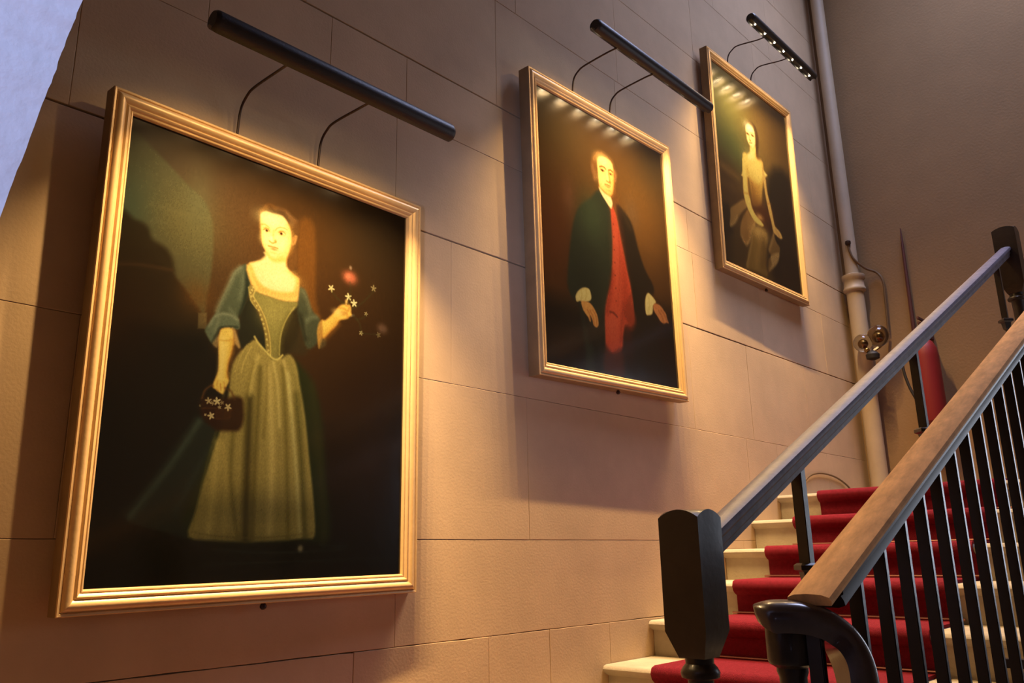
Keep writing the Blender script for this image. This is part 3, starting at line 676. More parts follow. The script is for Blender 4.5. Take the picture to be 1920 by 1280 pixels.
('F',(170,150,86),0.5,0.5233,0.8212,0.0059),
('F',(170,150,86),0.5,0.5209,0.8264,0.0059),
('F',(170,150,86),0.5,0.5187,0.8317,0.0059),
('F',(170,150,86),0.5,0.5166,0.8369,0.0058),
('F',(170,150,86),0.5,0.5146,0.842,0.0058),
('F',(170,150,86),0.5,0.5126,0.8472,0.0058),
('F',(170,150,86),0.5,0.5107,0.8523,0.0058),
('F',(170,150,86),0.5,0.5089,0.8575,0.0058),
('F',(170,150,86),0.5,0.5071,0.8626,0.0058),
('F',(170,150,86),0.5,0.5054,0.8677,0.0058),
('F',(170,150,86),0.5,0.5037,0.8728,0.0058),
('F',(170,150,86),0.5,0.502,0.8778,0.0058),
('F',(170,150,86),0.5,0.5004,0.8829,0.0058),
('F',(170,150,86),0.5,0.4988,0.8879,0.0058),
('F',(170,150,86),0.5,0.4973,0.8929,0.0058),
('F',(170,150,86),0.5,0.4958,0.898,0.0058),
('F',(170,150,86),0.5,0.4943,0.903,0.0058),
('F',(170,150,86),0.5,0.4928,0.908,0.0057),
('S',(190,168,98),0.0048,0.7,0.0021,(0.5578,0.7972,0.5399,0.834,0.5264,0.8734,0.5207,0.9075)),
('P',(176,130,62),0.0065,0.9,(0.8773,0.632,0.8965,0.6215,0.9027,0.6676,0.8988,0.7087,0.8868,0.7442,0.879,0.7455,0.8713,0.7069,0.8677,0.6742)),
('P',(84,74,50),0.0103,0.6,(0.8981,0.6954,0.9161,0.6989,0.9174,0.7256,0.8947,0.7462,0.8826,0.7383)),
('P',(236,178,84),0.0081,1.0,(0.8926,0.6222,0.9121,0.615,0.9584,0.5679,0.9817,0.537,1.0143,0.5195,1.0374,0.5199,1.0464,0.5321,1.0472,0.5531,1.0532,0.5659,1.0376,0.5761,1.0254,0.5873,0.9846,0.603,0.9693,0.6277,0.9422,0.6568,0.9042,0.6977,0.898,0.6685)),
('S',(190,120,44),0.0225,0.55,0.0113,(0.9729,0.6167,0.9459,0.6493,0.9078,0.6903)),
('S',(176,106,40),0.0085,0.6,0.0034,(0.9821,0.5456,1.0069,0.5439,1.0239,0.5508)),
('B',(176,110,46),0.7,1.0024,0.566,0.015,0.0086),
('S',(170,100,44),0.0075,0.6,0.0034,(1.0188,0.5273,1.0357,0.5308,1.0323,0.5491)),
('S',(168,100,44),0.0069,0.6,0.0031,(1.0244,0.5613,1.0292,0.5778)),
('B',(255,208,124),0.5,0.9759,0.5665,0.0237,0.0122),
('S',(120,110,110),0.0064,0.6,0.0032,(1.052,0.5679,1.0625,0.5633)),
('S',(90,50,20),0.0048,0.7,0.0019,(1.0268,0.5186,1.0236,0.4911)),
('B',(176,92,66),1,1.0341,0.3905,0.0294,0.0228),
('B',(200,120,90),0.6,1.0249,0.3877,0.0123,0.0101),
('B',(150,120,100),0.8,1.0367,0.3438,0.0062,0.0076),
('F',(226,208,150),0.8,0.9342,0.4655,0.0215),
('F',(226,208,150),0.95,1.0297,0.4844,0.0221),
('F',(226,208,150),1,1.0624,0.5074,0.0222),
('F',(226,208,150),0.45,1.173,0.4107,0.0203),
('F',(226,208,150),0.6,1.133,0.5426,0.0127),
('F',(226,208,150),0.75,1.1081,0.638,0.0139),
('F',(226,208,150),0.35,1.209,0.6283,0.0172),
('B',(110,80,66),0.7,1.2319,0.5941,0.0229,0.0179),
('B',(225,180,110),0.8,1.0193,0.5089,0.0061,0.0087),
('S',(58,56,30),0.0066,0.55,0.0023,(1.0268,0.5186,1.0416,0.4658,1.0352,0.4102)),
('S',(58,56,30),0.0079,0.55,0.0028,(1.0528,0.5343,1.1116,0.4933,1.1712,0.4257)),
('S',(58,56,30),0.0077,0.55,0.0027,(1.0625,0.564,1.098,0.5958,1.1079,0.6327)),
('S',(58,56,30),0.0074,0.55,0.0026,(1.0803,0.5816,1.1185,0.5634,1.1353,0.5457)),
('S',(58,56,30),0.0055,0.55,0.0019,(1.1082,0.6397,1.169,0.6321,1.2135,0.6275)),
('S',(58,56,30),0.0077,0.55,0.0027,(0.9381,0.4786,0.9679,0.5033,1.0102,0.5222)),
('P',(44,24,10),0.0128,0.95,(0.3588,1.0562,0.3646,1.0289,0.4046,1.0202,0.4586,1.0174,0.5003,1.0044,0.5309,1.0085,0.5394,1.0353,0.5435,1.094,0.5269,1.1347,0.489,1.1421,0.4348,1.1433,0.3922,1.1208,0.3701,1.0966)),
('S',(100,62,32),0.0075,0.8,0.003,(0.3646,1.0289,0.3742,0.9971,0.3971,0.9767,0.4054,0.9775)),
('S',(84,52,24),0.0077,0.8,0.0034,(0.4557,0.9786,0.4818,0.987,0.499,1.0164)),
('S',(86,50,20),0.0041,0.6,0.0014,(0.4248,1.0678,0.4291,1.1018)),
('S',(86,50,20),0.0041,0.6,0.0014,(0.4331,1.0669,0.4369,1.101)),
('S',(86,50,20),0.0041,0.6,0.0014,(0.4413,1.066,0.4448,1.1002)),
('S',(86,50,20),0.004,0.6,0.0013,(0.4496,1.065,0.4526,1.0994)),
('S',(86,50,20),0.004,0.6,0.0013,(0.4579,1.0641,0.4605,1.0986)),
('S',(86,50,20),0.0041,0.6,0.0014,(0.4662,1.0632,0.4684,1.0978)),
('S',(86,50,20),0.0041,0.6,0.0014,(0.4746,1.0623,0.4764,1.097)),
('S',(86,50,20),0.0042,0.6,0.0014,(0.483,1.0613,0.4843,1.0962)),
('S',(90,56,26),0.0044,0.6,0.0017,(0.3637,1.067,0.4202,1.0606,0.4915,1.0604)),
('S',(76,46,20),0.0041,0.5,0.0016,(0.3781,1.0957,0.4438,1.0984,0.4932,1.0836)),
('F',(206,184,140),0.7,0.3915,1.0352,0.0168),
('F',(206,184,140),0.9,0.4263,1.033,0.0191),
('F',(206,184,140),0.8,0.4738,1.0507,0.0183),
('F',(206,184,140),0.85,0.4061,1.0909,0.0178),
('F',(206,184,140),0.6,0.4085,1.0428,0.0106),
('F',(206,184,140),0.5,0.4474,1.0363,0.0107),
('F',(206,184,140),0.7,0.4384,1.0547,0.0096),
('F',(206,184,140),0.8,0.3836,1.0895,0.0062),
('F',(206,184,140),0.4,0.3589,1.0581,0.0062),
('P',(100,64,30),0.0089,1.0,(0.5537,0.2274,0.5579,0.2078,0.5732,0.1873,0.6,0.1669,0.6226,0.1664,0.6401,0.1716,0.6688,0.1679,0.6866,0.1731,0.7113,0.1925,0.7387,0.2032,0.7515,0.2184,0.7534,0.253,0.7458,0.2767,0.7472,0.3031,0.7461,0.3354,0.7509,0.3687,0.7473,0.4094,0.7253,0.4359,0.7073,0.4247,0.6997,0.3952,0.7084,0.3456,0.7154,0.2639,0.6698,0.1837,0.5882,0.2024,0.5648,0.2292,0.5618,0.2458)),
('S',(134,90,46),0.0143,0.75,0.0071,(0.564,0.2164,0.5819,0.1925,0.6035,0.1778,0.6294,0.1829)),
('S',(120,84,52),0.0182,0.7,0.0091,(0.6464,0.1803,0.6755,0.182,0.6999,0.1987,0.719,0.2226)),
('S',(146,104,66),0.0146,0.5,0.0055,(0.6871,0.1811,0.7115,0.1952,0.7357,0.2041)),
('S',(60,34,14),0.0145,0.6,0.0072,(0.6036,0.1804,0.63,0.1934,0.6702,0.1916,0.695,0.2163,0.7145,0.2481)),
('P',(250,214,142),0.0063,1.0,(0.5615,0.238,0.5664,0.2188,0.5884,0.2057,0.6194,0.2059,0.6535,0.2021,0.6771,0.2083,0.699,0.2339,0.7131,0.2645,0.7178,0.3059,0.7116,0.3394,0.7036,0.3627,0.6928,0.376,0.6708,0.3923,0.6458,0.4019,0.6203,0.3977,0.5998,0.3825,0.5822,0.359,0.5728,0.3255,0.5668,0.2807)),
('B',(255,238,170),0.8,0.617,0.233,0.0425,0.0213),
('B',(255,232,156),0.5,0.5974,0.3271,0.0234,0.021),
('B',(255,232,158),0.55,0.6644,0.3251,0.0214,0.0213),
('S',(238,176,84),0.0198,0.6,0.0099,(0.6995,0.2418,0.7131,0.2752,0.7153,0.3119,0.7056,0.3463,0.687,0.375,0.6596,0.3952)),
('S',(236,178,90),0.0121,0.45,0.006,(0.5652,0.2552,0.5692,0.2955,0.5756,0.3299,0.5873,0.3602,0.6053,0.3811)),
('S',(214,150,66),0.0122,0.5,0.0046,(0.6057,0.3887,0.6261,0.4013,0.6487,0.4032,0.6765,0.3921)),
('B',(238,180,88),0.55,0.5922,0.2858,0.0169,0.0082),
('B',(238,180,88),0.55,0.6671,0.2823,0.0188,0.0086),
('P',(250,226,160),0.0025,0.7,(0.5814,0.292,0.5891,0.2819,0.6017,0.2822,0.6055,0.2889,0.597,0.2958,0.5859,0.2972)),
('P',(250,226,160),0.0025,0.7,(0.6556,0.2837,0.6637,0.2755,0.6767,0.275,0.6828,0.2799,0.6731,0.2879,0.6603,0.2903)),
('B',(96,54,16),0.9,0.5955,0.2897,0.0052,0.0049),
('B',(96,54,16),0.9,0.6655,0.2834,0.0057,0.0055),
('B',(44,20,4),0.8,0.596,0.2895,0.0026,0.0028),
('B',(44,20,4),0.8,0.6661,0.2833,0.003,0.0031),
('S',(150,92,34),0.0035,0.85,0.0019,(0.5804,0.2897,0.5905,0.2821,0.6017,0.2822,0.6071,0.2884)),
('S',(150,92,34),0.0034,0.85,0.0018,(0.6541,0.2815,0.6637,0.2742,0.6766,0.2729,0.6841,0.2782)),
('S',(206,140,60),0.0045,0.6,0.0015,(0.5807,0.2805,0.5915,0.276,0.6044,0.2801)),
('S',(206,140,60),0.004,0.6,0.0013,(0.651,0.2784,0.6633,0.2683,0.6791,0.2677,0.6895,0.2713)),
('S',(186,130,52),0.0057,0.75,0.0024,(0.569,0.2709,0.5811,0.2661,0.5952,0.2684,0.6054,0.2746)),
('S',(186,130,52),0.0044,0.75,0.0018,(0.638,0.2756,0.6445,0.2653,0.6598,0.2574,0.6769,0.255,0.6931,0.2583)),
('S',(222,160,70),0.009,0.55,0.0037,(0.6298,0.2806,0.6276,0.2996,0.6258,0.3158)),
('S',(186,112,40),0.0044,0.9,0.0022,(0.6118,0.3314,0.6191,0.3359,0.6276,0.3369,0.6359,0.3325,0.6418,0.3275)),
('B',(196,120,50),0.6,0.6396,0.3248,0.0053,0.0061),
('B',(255,240,176),0.7,0.6199,0.3184,0.0063,0.0084),
('S',(196,106,50),0.0038,0.95,0.0022,(0.6077,0.3546,0.6203,0.3542,0.6301,0.3537,0.6399,0.3525,0.6536,0.3538)),
('B',(214,128,72),0.75,0.6342,0.3621,0.0145,0.0051),
('B',(226,146,80),0.5,0.6195,0.3528,0.0131,0.003),
('B',(232,170,90),0.45,0.6339,0.3787,0.0157,0.0047),
('P',(196,142,80),0.0064,0.9,(0.7269,0.2847,0.7336,0.2721,0.744,0.2718,0.7434,0.2881,0.7358,0.3116,0.7202,0.3212,0.7183,0.3137)),
('S',(140,88,40),0.0067,0.6,0.0027,(0.7341,0.28,0.7319,0.294,0.7268,0.3087))), (52, 36, 18), 1.3688, 1.704)
PIC2 = ((
('B',(86,54,24),0.6,0.5448,0.2921,0.5512,0.2737),
('B',(112,74,26),0.7,1.0678,0.4768,0.4142,0.2884),
('B',(90,46,20),0.7,0.0796,0.9663,0.2282,0.2393),
('B',(60,52,32),0.5,0.1757,0.2001,0.3354,0.2248),
('B',(44,36,20),0.7,1.2787,0.0854,0.2249,0.2634),
('B',(108,66,46),0.55,0.2787,0.6697,0.0441,0.0798),
('B',(120,76,30),0.5,1.078,0.6707,0.191,0.2025),
('B',(104,80,60),0.4,0.954,0.5953,0.0665,0.0883),
('P',(24,20,12),0.1087,0.85,(-0.1296,1.4027,0.3018,1.3523,1.5131,1.2018,1.5478,1.9243,-0.1592,2.0121)),
('B',(52,34,16),0.6,0.1604,1.6052,0.1481,0.097),
('B',(44,26,14),0.6,1.1039,1.533,0.2589,0.1307),
('P',(42,45,31),0.0178,1.0,(0.5985,0.527,0.5083,0.6021,0.4043,0.6796,0.3395,0.7657,0.2874,0.9129,0.2493,1.0939,0.2297,1.233,0.2642,1.3128,0.3329,1.3464,0.3538,1.4762,0.372,1.6384,0.3688,1.8081,0.5896,1.8086,0.5814,1.5404,0.6241,1.2526,0.688,1.0506,0.7184,0.8501,0.7159,0.6912,0.6992,0.621)),
('B',(56,66,43),0.75,0.4961,0.7513,0.1046,0.1262),
('B',(30,32,22),0.5,0.4147,1.2285,0.1204,0.2097),
('P',(34,26,14),0.0198,0.95,(0.7821,0.5749,0.8828,0.6073,0.957,0.679,1.0068,0.8293,1.075,0.9654,1.165,1.0677,1.14,1.1333,1.0685,1.1674,1.0398,1.2715,1.1526,1.3108,1.1923,1.5409,1.2193,1.7318,0.6911,1.7477,0.785,1.4121,0.9099,1.3432,0.8892,1.1634,0.8541,0.9654,0.8096,0.7781)),
('S',(92,64,36),0.0454,0.35,0.0113,(0.7696,0.5667,0.8564,0.6172,0.9281,0.6981)),
('P',(28,22,12),0.0259,0.6,(0.379,1.3913,0.3942,1.5484,0.4452,1.6024,0.4622,1.7319,0.5736,1.7531,0.5787,1.5375,0.5806,1.3548,0.485,1.4624)),
('P',(186,70,44),0.0142,1.0,(0.7187,0.5831,0.7681,0.6393,0.7914,0.723,0.8159,0.8262,0.842,0.9287,0.8604,1.0131,0.8874,1.1053,0.9013,1.1999,0.9081,1.2858,0.9088,1.353,0.8643,1.3988,0.8017,1.3999,0.7714,1.4705,0.7465,1.5671,0.6452,1.6092,0.5819,1.5822,0.5799,1.492,0.5895,1.3532,0.619,1.2549,0.6658,1.1515,0.6919,1.0506,0.7168,0.851,0.7162,0.6935)),
('P',(86,40,22),0.0266,0.75,(0.5762,1.565,0.6461,1.6,0.7474,1.5577,0.7517,1.7403,0.6331,1.7369,0.5471,1.7299)),
('P',(108,42,22),0.0238,0.6,(0.7948,1.3159,0.8274,1.3766,0.8008,1.4094,0.8773,1.4251,0.9333,1.3488,0.896,1.2494,0.8892,1.1634)),
('B',(206,84,56),0.6,0.7646,0.975,0.0369,0.2261),
('B',(140,46,26),0.5,0.8203,1.1818,0.0369,0.2232),
('B',(188,82,58),0.5,0.6699,1.4228,0.0464,0.0853),
('S',(84,28,16),0.0125,0.8,0.0063,(0.6462,1.3391,0.6814,1.3382,0.7151,1.3569)),
('S',(96,34,20),0.0379,0.5,0.0126,(0.6962,1.0688,0.6528,1.2108,0.6104,1.3494)),
('S',(110,40,24),0.0312,0.5,0.0094,(0.8007,1.2578,0.7654,1.3778,0.7444,1.5119)),
('S',(150,58,36),0.0154,0.6,0.0049,(0.7884,0.7537,0.7865,0.9319,0.7606,1.1317,0.7307,1.2805)),
('B',(120,48,28),0.6,0.7363,0.7231,0.0068,0.0062),
('B',(120,48,28),0.6,0.7329,0.8132,0.0068,0.0061),
('B',(120,48,28),0.6,0.7297,0.9025,0.0067,0.006),
('B',(120,48,28),0.6,0.7264,0.9911,0.0067,0.006),
('B',(120,48,28),0.6,0.7232,1.0789,0.0066,0.0059),
('B',(120,48,28),0.6,0.72,1.166,0.0066,0.0059),
('B',(120,48,28),0.6,0.7168,1.2524,0.0065,0.0058),
('P',(255,228,160),0.0098,1.0,(0.602,0.5012,0.6272,0.512,0.6637,0.5257,0.7202,0.5337,0.7343,0.5544,0.7405,0.5774,0.7332,0.6002,0.722,0.6178,0.6947,0.603,0.6652,0.5787,0.636,0.5545,0.6076,0.522)),
('S',(220,170,100),0.0146,0.5,0.0047,(0.6265,0.5204,0.6679,0.5491,0.7093,0.5823)),
('P',(112,70,30),0.0175,1.0,(0.5296,0.3498,0.5411,0.3212,0.5594,0.286,0.5868,0.2559,0.6195,0.2396,0.6644,0.2335,0.7087,0.2396,0.759,0.2568,0.7793,0.2841,0.7895,0.3149,0.8099,0.3424,0.7997,0.3796,0.7837,0.4099,0.7656,0.3945,0.7604,0.3116,0.7255,0.2679,0.648,0.2749,0.6082,0.2987,0.595,0.3654,0.5936,0.4319,0.5823,0.4561,0.5562,0.4724,0.5405,0.4406,0.5286,0.3994)),
('S',(146,98,46),0.0181,0.6,0.0068,(0.557,0.3159,0.5982,0.2687,0.6628,0.2509,0.7005,0.2594)),
('S',(140,100,64),0.0268,0.6,0.01,(0.5429,0.3742,0.5552,0.4113,0.5608,0.4546)),
('S',(170,120,80),0.0202,0.6,0.0084,(0.7878,0.3324,0.7968,0.355,0.7883,0.3958)),
('P',(248,196,112),0.01,1.0,(0.596,0.3319,0.6053,0.2955,0.6289,0.2771,0.6679,0.2661,0.7258,0.2644,0.7599,0.282,0.7716,0.3164,0.7726,0.3754,0.7655,0.4366,0.7512,0.4912,0.7346,0.5169,0.7078,0.5299,0.6704,0.5216,0.6337,0.51,0.6096,0.4989,0.6016,0.4623,0.5983,0.414)),
('B',(255,226,150),0.8,0.6645,0.2978,0.0505,0.0318),
('B',(255,216,130),0.5,0.6467,0.4332,0.0373,0.0313),
('S',(222,144,60),0.0273,0.6,0.0136,(0.7663,0.352,0.7648,0.4158,0.7511,0.4787,0.7216,0.5187)),
('S',(220,140,60),0.0213,0.5,0.0106,(0.6102,0.4926,0.6523,0.5126,0.7019,0.5246)),
('S',(110,62,18),0.0079,0.9,0.0048,(0.6211,0.3519,0.6454,0.3407,0.6708,0.3407,0.686,0.3484)),
('S',(110,62,18),0.008,0.9,0.0046,(0.7196,0.3459,0.7416,0.338,0.7625,0.3439)),
('S',(140,84,30),0.0074,0.8,0.0043,(0.626,0.3678,0.6497,0.3643,0.6685,0.3666)),
('B',(70,38,10),0.95,0.6488,0.3702,0.0094,0.0063),
('B',(90,50,16),0.9,0.7391,0.3677,0.0083,0.006),
('S',(150,90,34),0.0071,0.8,0.0036,(0.7227,0.3681,0.7393,0.3627,0.7586,0.3651)),
('S',(196,118,44),0.0138,0.75,0.0083,(0.7184,0.3589,0.7205,0.3918,0.7273,0.4233,0.7307,0.4347)),
('B',(255,220,140),0.6,0.7019,0.4006,0.0114,0.0316),
('S',(180,100,36),0.0081,0.85,0.0044,(0.6901,0.4307,0.7101,0.4348,0.7269,0.4276)),
('S',(188,98,44),0.0075,0.9,0.0044,(0.6694,0.462,0.6888,0.4581,0.708,0.4584,0.7273,0.4575)),
('B',(206,120,56),0.6,0.7013,0.4713,0.022,0.0059),
('B',(210,140,66),0.5,0.705,0.4949,0.0251,0.0078),
('P',(226,190,120),0.0086,1.0,(0.3035,1.297,0.3257,1.2663,0.364,1.24,0.4017,1.2269,0.4385,1.2301,0.4511,1.249,0.4569,1.2801,0.4452,1.3011,0.4128,1.3153,0.3734,1.3282,0.3455,1.323,0.3127,1.3345,0.3021,1.3156)),
('S',(176,136,76),0.0097,0.5,0.0035,(0.359,1.2516,0.3648,1.2823,0.3541,1.316)),
('S',(176,136,76),0.0102,0.5,0.0037,(0.4092,1.2361,0.4108,1.2678,0.3953,1.3081)),
('P',(214,142,76),0.0087,1.0,(0.3535,1.3241,0.411,1.3167,0.4437,1.3201,0.479,1.3455,0.5039,1.3784,0.5151,1.4138,0.5149,1.4458,0.4982,1.4645,0.4775,1.4627,0.462,1.4494,0.4558,1.4241,0.4373,1.3983,0.4395,1.4322,0.4307,1.439,0.4154,1.4153,0.3886,1.3938,0.3677,1.3714)),
('S',(140,80,40),0.01,0.7,0.004,(0.4397,1.3687,0.4656,1.4065,0.4742,1.4527)),
('S',(140,80,40),0.01,0.7,0.004,(0.4654,1.3587,0.494,1.3961,0.4979,1.4486)),
('S',(140,80,40),0.0099,0.7,0.004,(0.411,1.3687,0.4296,1.3917,0.4354,1.4224)),
('P',(230,192,124),0.0101,1.0,(1.0438,1.2292,1.0519,1.1753,1.0708,1.1394,1.0975,1.123,1.1355,1.1384,1.1682,1.1586,1.176,1.1779,1.1425,1.2049,1.1338,1.2358,1.12,1.2676,1.0788,1.2819,1.0496,1.2802)),
('S',(180,140,80),0.0119,0.5,0.0043,(1.0951,1.1434,1.0981,1.2015,1.081,1.263)),
('P',(182,112,66),0.0103,1.0,(1.1512,1.1914,1.201,1.1808,1.2404,1.1924,1.2734,1.2161,1.2969,1.2358,1.3057,1.2641,1.3201,1.2973,1.2939,1.2989,1.2561,1.3112,1.2166,1.3003,1.18,1.2685,1.144,1.2339)),
('S',(120,68,38),0.0125,0.6,0.0051,(1.2052,1.2286,1.2417,1.2635,1.2569,1.3052)),
('S',(120,68,38),0.0127,0.6,0.0051,(1.2373,1.2168,1.2793,1.2508,1.3004,1.2888)),
('S',(60,50,36),0.0121,0.6,0.0045,(0.3901,1.4774,0.3995,1.5123,0.4167,1.5512))), (72, 44, 16), 1.3932, 1.7546)
PIC3 = ((
('B',(150,140,62),0.9,0.2184,0.3169,0.3723,0.2518),
('B',(110,100,50),0.6,0.3238,0.5301,0.3535,0.2177),
('B',(72,86,44),0.7,0.2636,0.7535,0.3035,0.1593),
('B',(126,90,44),0.7,0.9469,0.2935,0.333,0.2955),
('B',(120,86,40),0.5,0.9409,0.6183,0.2326,0.1728),
('B',(60,40,16),0.7,1.2101,0.3048,0.2243,0.3031),
('B',(64,42,18),0.8,0.1257,1.094,0.2114,0.2035),
('B',(96,64,28),0.5,0.1254,0.9735,0.2132,0.0411),
('S',(126,94,46),0.0614,0.45,0.0154,(0.0437,0.9628,0.1945,0.9798,0.3387,1.0011)),
('S',(110,78,36),0.0702,0.4,0.0175,(0.0122,1.1189,0.1954,1.116,0.3669,1.0958)),
('P',(26,20,10),0.0805,0.9,(0.9108,0.7871,1.3419,0.645,1.595,1.1694,1.4625,1.8871,1.0146,1.8795,0.7898,1.6842)),
('P',(34,26,10),0.0528,0.8,(-0.0998,1.3762,0.1774,1.3407,0.1028,1.8483,-0.1298,1.9039)),
('P',(74,48,20),0.0199,1.0,(0.5279,0.4477,0.5487,0.4007,0.591,0.3623,0.6396,0.3435,0.6951,0.3419,0.7481,0.359,0.7764,0.4131,0.7848,0.4747,0.7722,0.5486,0.749,0.6307,0.8034,0.6952,0.7645,0.7037,0.7133,0.6775,0.7079,0.5718,0.7248,0.4423,0.6885,0.3817,0.6154,0.38,0.5598,0.416)),
('S',(150,110,52),0.0233,0.7,0.0116,(0.599,0.369,0.6557,0.3571,0.6984,0.3779)),
('P',(255,206,112),0.0194,1.0,(0.6114,0.6016,0.599,0.6497,0.5662,0.6854,0.507,0.7207,0.4665,0.7539,0.4447,0.8088,0.4307,0.8983,0.436,0.9481,0.8692,0.8055,0.839,0.7616,0.7881,0.7299,0.7277,0.7017,0.702,0.6619,0.7079,0.5718)),
('B',(255,224,140),0.5,0.6096,0.7484,0.0866,0.0551),
('S',(214,148,50),0.0464,0.7,0.0174,(0.5195,0.7258,0.5334,0.7783,0.552,0.8292)),
('S',(210,140,46),0.0611,0.5,0.0183,(0.7052,0.6705,0.7288,0.75,0.7802,0.8299)),
('P',(255,214,130),0.0158,1.0,(0.552,0.4483,0.5694,0.4123,0.6057,0.3837,0.6525,0.3766,0.6917,0.3904,0.7144,0.4215,0.7204,0.4687,0.7139,0.5303,0.698,0.5753,0.6657,0.604,0.634,0.6023,0.5915,0.5846,0.5646,0.5555,0.5565,0.5051)),
('B',(255,242,190),0.8,0.6154,0.4141,0.0554,0.034),
('B',(120,74,30),0.9,0.5824,0.4872,0.0208,0.0084),
('B',(120,74,30),0.9,0.6725,0.4714,0.0223,0.0085),
('S',(196,134,62),0.0107,0.6,0.0045,(0.635,0.4562,0.659,0.4497,0.692,0.4447)),
('S',(196,130,60),0.0166,0.6,0.0071,(0.6085,0.4906,0.6103,0.5241,0.621,0.5421)),
('B',(196,120,50),0.8,0.6207,0.5376,0.0132,0.0067),
('S',(200,100,50),0.0086,0.9,0.0046,(0.5986,0.5684,0.6223,0.5627,0.6512,0.5531)),
('S',(214,150,70),0.0203,0.6,0.0081,(0.625,0.6016,0.6604,0.6084,0.7047,0.5631)),
('P',(196,146,64),0.023,1.0,(0.447,0.7893,0.515,0.7777,0.6052,0.8424,0.7745,0.8587,0.8035,0.6904,0.832,0.7298,0.8072,0.8723,0.7625,0.9951,0.7307,1.1122,0.6652,1.1614,0.5618,1.1748,0.5515,1.0611,0.5338,0.9373,0.5167,0.8365)),
('P',(240,184,92),0.031,0.95,(0.517,0.7651,0.7955,0.6686,0.8075,0.7626,0.7896,0.8659,0.7045,0.9296,0.5887,0.9431,0.5321,0.8788)),
('B',(150,100,36),0.6,0.61,1.0381,0.0957,0.0861),
('S',(110,66,20),0.0437,0.5,0.0137,(0.5799,0.9696,0.5898,1.0726,0.5755,1.159)),
('B',(84,44,16),0.8,0.6983,1.2024,0.1713,0.0858),
('B',(70,34,12),0.7,0.7889,1.2467,0.1087,0.0755),
('P',(146,106,54),0.0176,0.9,(0.3955,1.1709,0.2966,1.2317,0.1652,1.3183,0.1497,1.3828,0.1302,1.4743,0.16,1.4791,0.2296,1.4264,0.2893,1.3625,0.3635,1.2935,0.4517,1.2263,0.4324,1.1838)),
('S',(176,136,78),0.0315,0.6,0.0105,(0.1419,1.4776,0.2166,1.4301,0.262,1.3771)),
('P',(150,104,50),0.0179,0.9,(0.4619,1.2439,0.3691,1.3395,0.3104,1.4304,0.2975,1.5143,0.3405,1.5628,0.3809,1.589,0.424,1.561,0.4921,1.4616,0.5781,1.3417,0.5561,1.3133,0.495,1.2825)),
('S',(190,142,78),0.0257,0.75,0.0103,(0.3025,1.523,0.346,1.5681,0.3882,1.5838,0.4488,1.5275,0.5105,1.4293,0.5711,1.3437)),
('S',(110,70,26),0.0631,0.4,0.0158,(0.3949,1.3388,0.4084,1.4166,0.4083,1.4978)),
('P',(126,92,38),0.029,0.95,(0.5429,1.3929,0.6579,1.3471,0.7655,1.3594,0.7789,1.44,0.7437,1.5605,0.7091,1.6793,0.7173,1.7866,0.5295,1.7897,0.3475,1.7995,0.3904,1.6899,0.4623,1.5645,0.4898,1.4758)),
('B',(204,156,84),0.85,0.6532,1.4092,0.1152,0.0472),
('S',(160,118,58),0.0861,0.5,0.0215,(0.638,1.4635,0.588,1.5999,0.5412,1.7198)),
('S',(176,132,70),0.0266,0.6,0.0096,(0.5023,1.4793,0.4396,1.6241,0.3639,1.7758)),
('S',(70,46,16),0.074,0.5,0.0211,(0.7092,1.4445,0.7007,1.5714,0.6475,1.7213)),
('P',(70,50,20),0.0339,0.6,(0.111,1.5648,0.28,1.5057,0.3306,1.5854,0.3904,1.6099,0.3365,1.7889,0.1975,1.8028,0.0285,1.8054,0.0304,1.7091)),
('P',(120,86,42),0.019,0.85,(0.9208,1.3168,0.8874,1.3829,0.8122,1.4873,0.7871,1.5495,0.8256,1.5677,0.7715,1.6366,0.7548,1.7301,0.8616,1.6772,0.9467,1.6008,0.9984,1.5174,1.0188,1.448,0.9665,1.4188,0.9323,1.3708)),
('P',(164,126,74),0.0189,0.8,(0.8243,1.575,0.9936,1.5043,0.9542,1.599,0.863,1.6699,0.7691,1.7267,0.8244,1.6514)),
('S',(170,128,72),0.0299,0.6,0.0119,(0.9256,1.3298,0.8732,1.4221,0.8069,1.5166)),
('P',(240,184,92),0.0149,1.0,(0.4568,0.7266,0.5348,0.723,0.5094,0.9099,0.5022,1.0648,0.5251,1.1277,0.5461,1.2027,0.6042,1.2554,0.6789,1.2805,0.7353,1.3114,0.6995,1.3331,0.592,1.3284,0.5205,1.2911,0.4462,1.2095,0.4129,1.1044,0.4261,0.9375)),
('S',(180,122,46),0.0324,0.5,0.0108,(0.5167,0.8365,0.5028,1.0062,0.5082,1.1096)),
('S',(170,112,48),0.0139,0.6,0.0069,(0.4194,1.1047,0.4986,1.0869)),
('B',(226,164,90),0.7,0.68,1.2528,0.0425,0.0213),
('P',(206,152,80),0.0157,1.0,(0.802,0.74,0.8537,0.8083,0.864,0.9512,0.9145,1.0931,0.9391,1.1944,0.963,1.2597,1.0428,1.2857,1.0874,1.334,1.0535,1.3575,0.9822,1.3502,0.9159,1.3205,0.8945,1.243,0.8628,1.1565,0.8277,1.0229,0.8099,0.8835)),
('S',(150,98,44),0.0111,0.6,0.0044,(0.8537,1.0752,0.9291,1.0525)),
('S',(130,90,60),0.025,0.5,0.01,(0.9686,1.2941,1.0331,1.3365))), (76, 54, 22), 1.4055, 1.8226)
GAIN = ((.285,.345,.39),(.32,.38,.43),(.31,.39,.50))
portrait(dict(pose=(1.74891, 0.7806, 0.08984, 1.52683, 1.86203, 0.01224, -0.00856, 0.03693, 0.05984), res=(540, 900), art='dark oil portrait of a standing girl with flowers and basket'), 'gilt framed portrait of a standing girl in a pale dress with basket, nearest the camera', make_painter(PIC1, GAIN[0], 3))
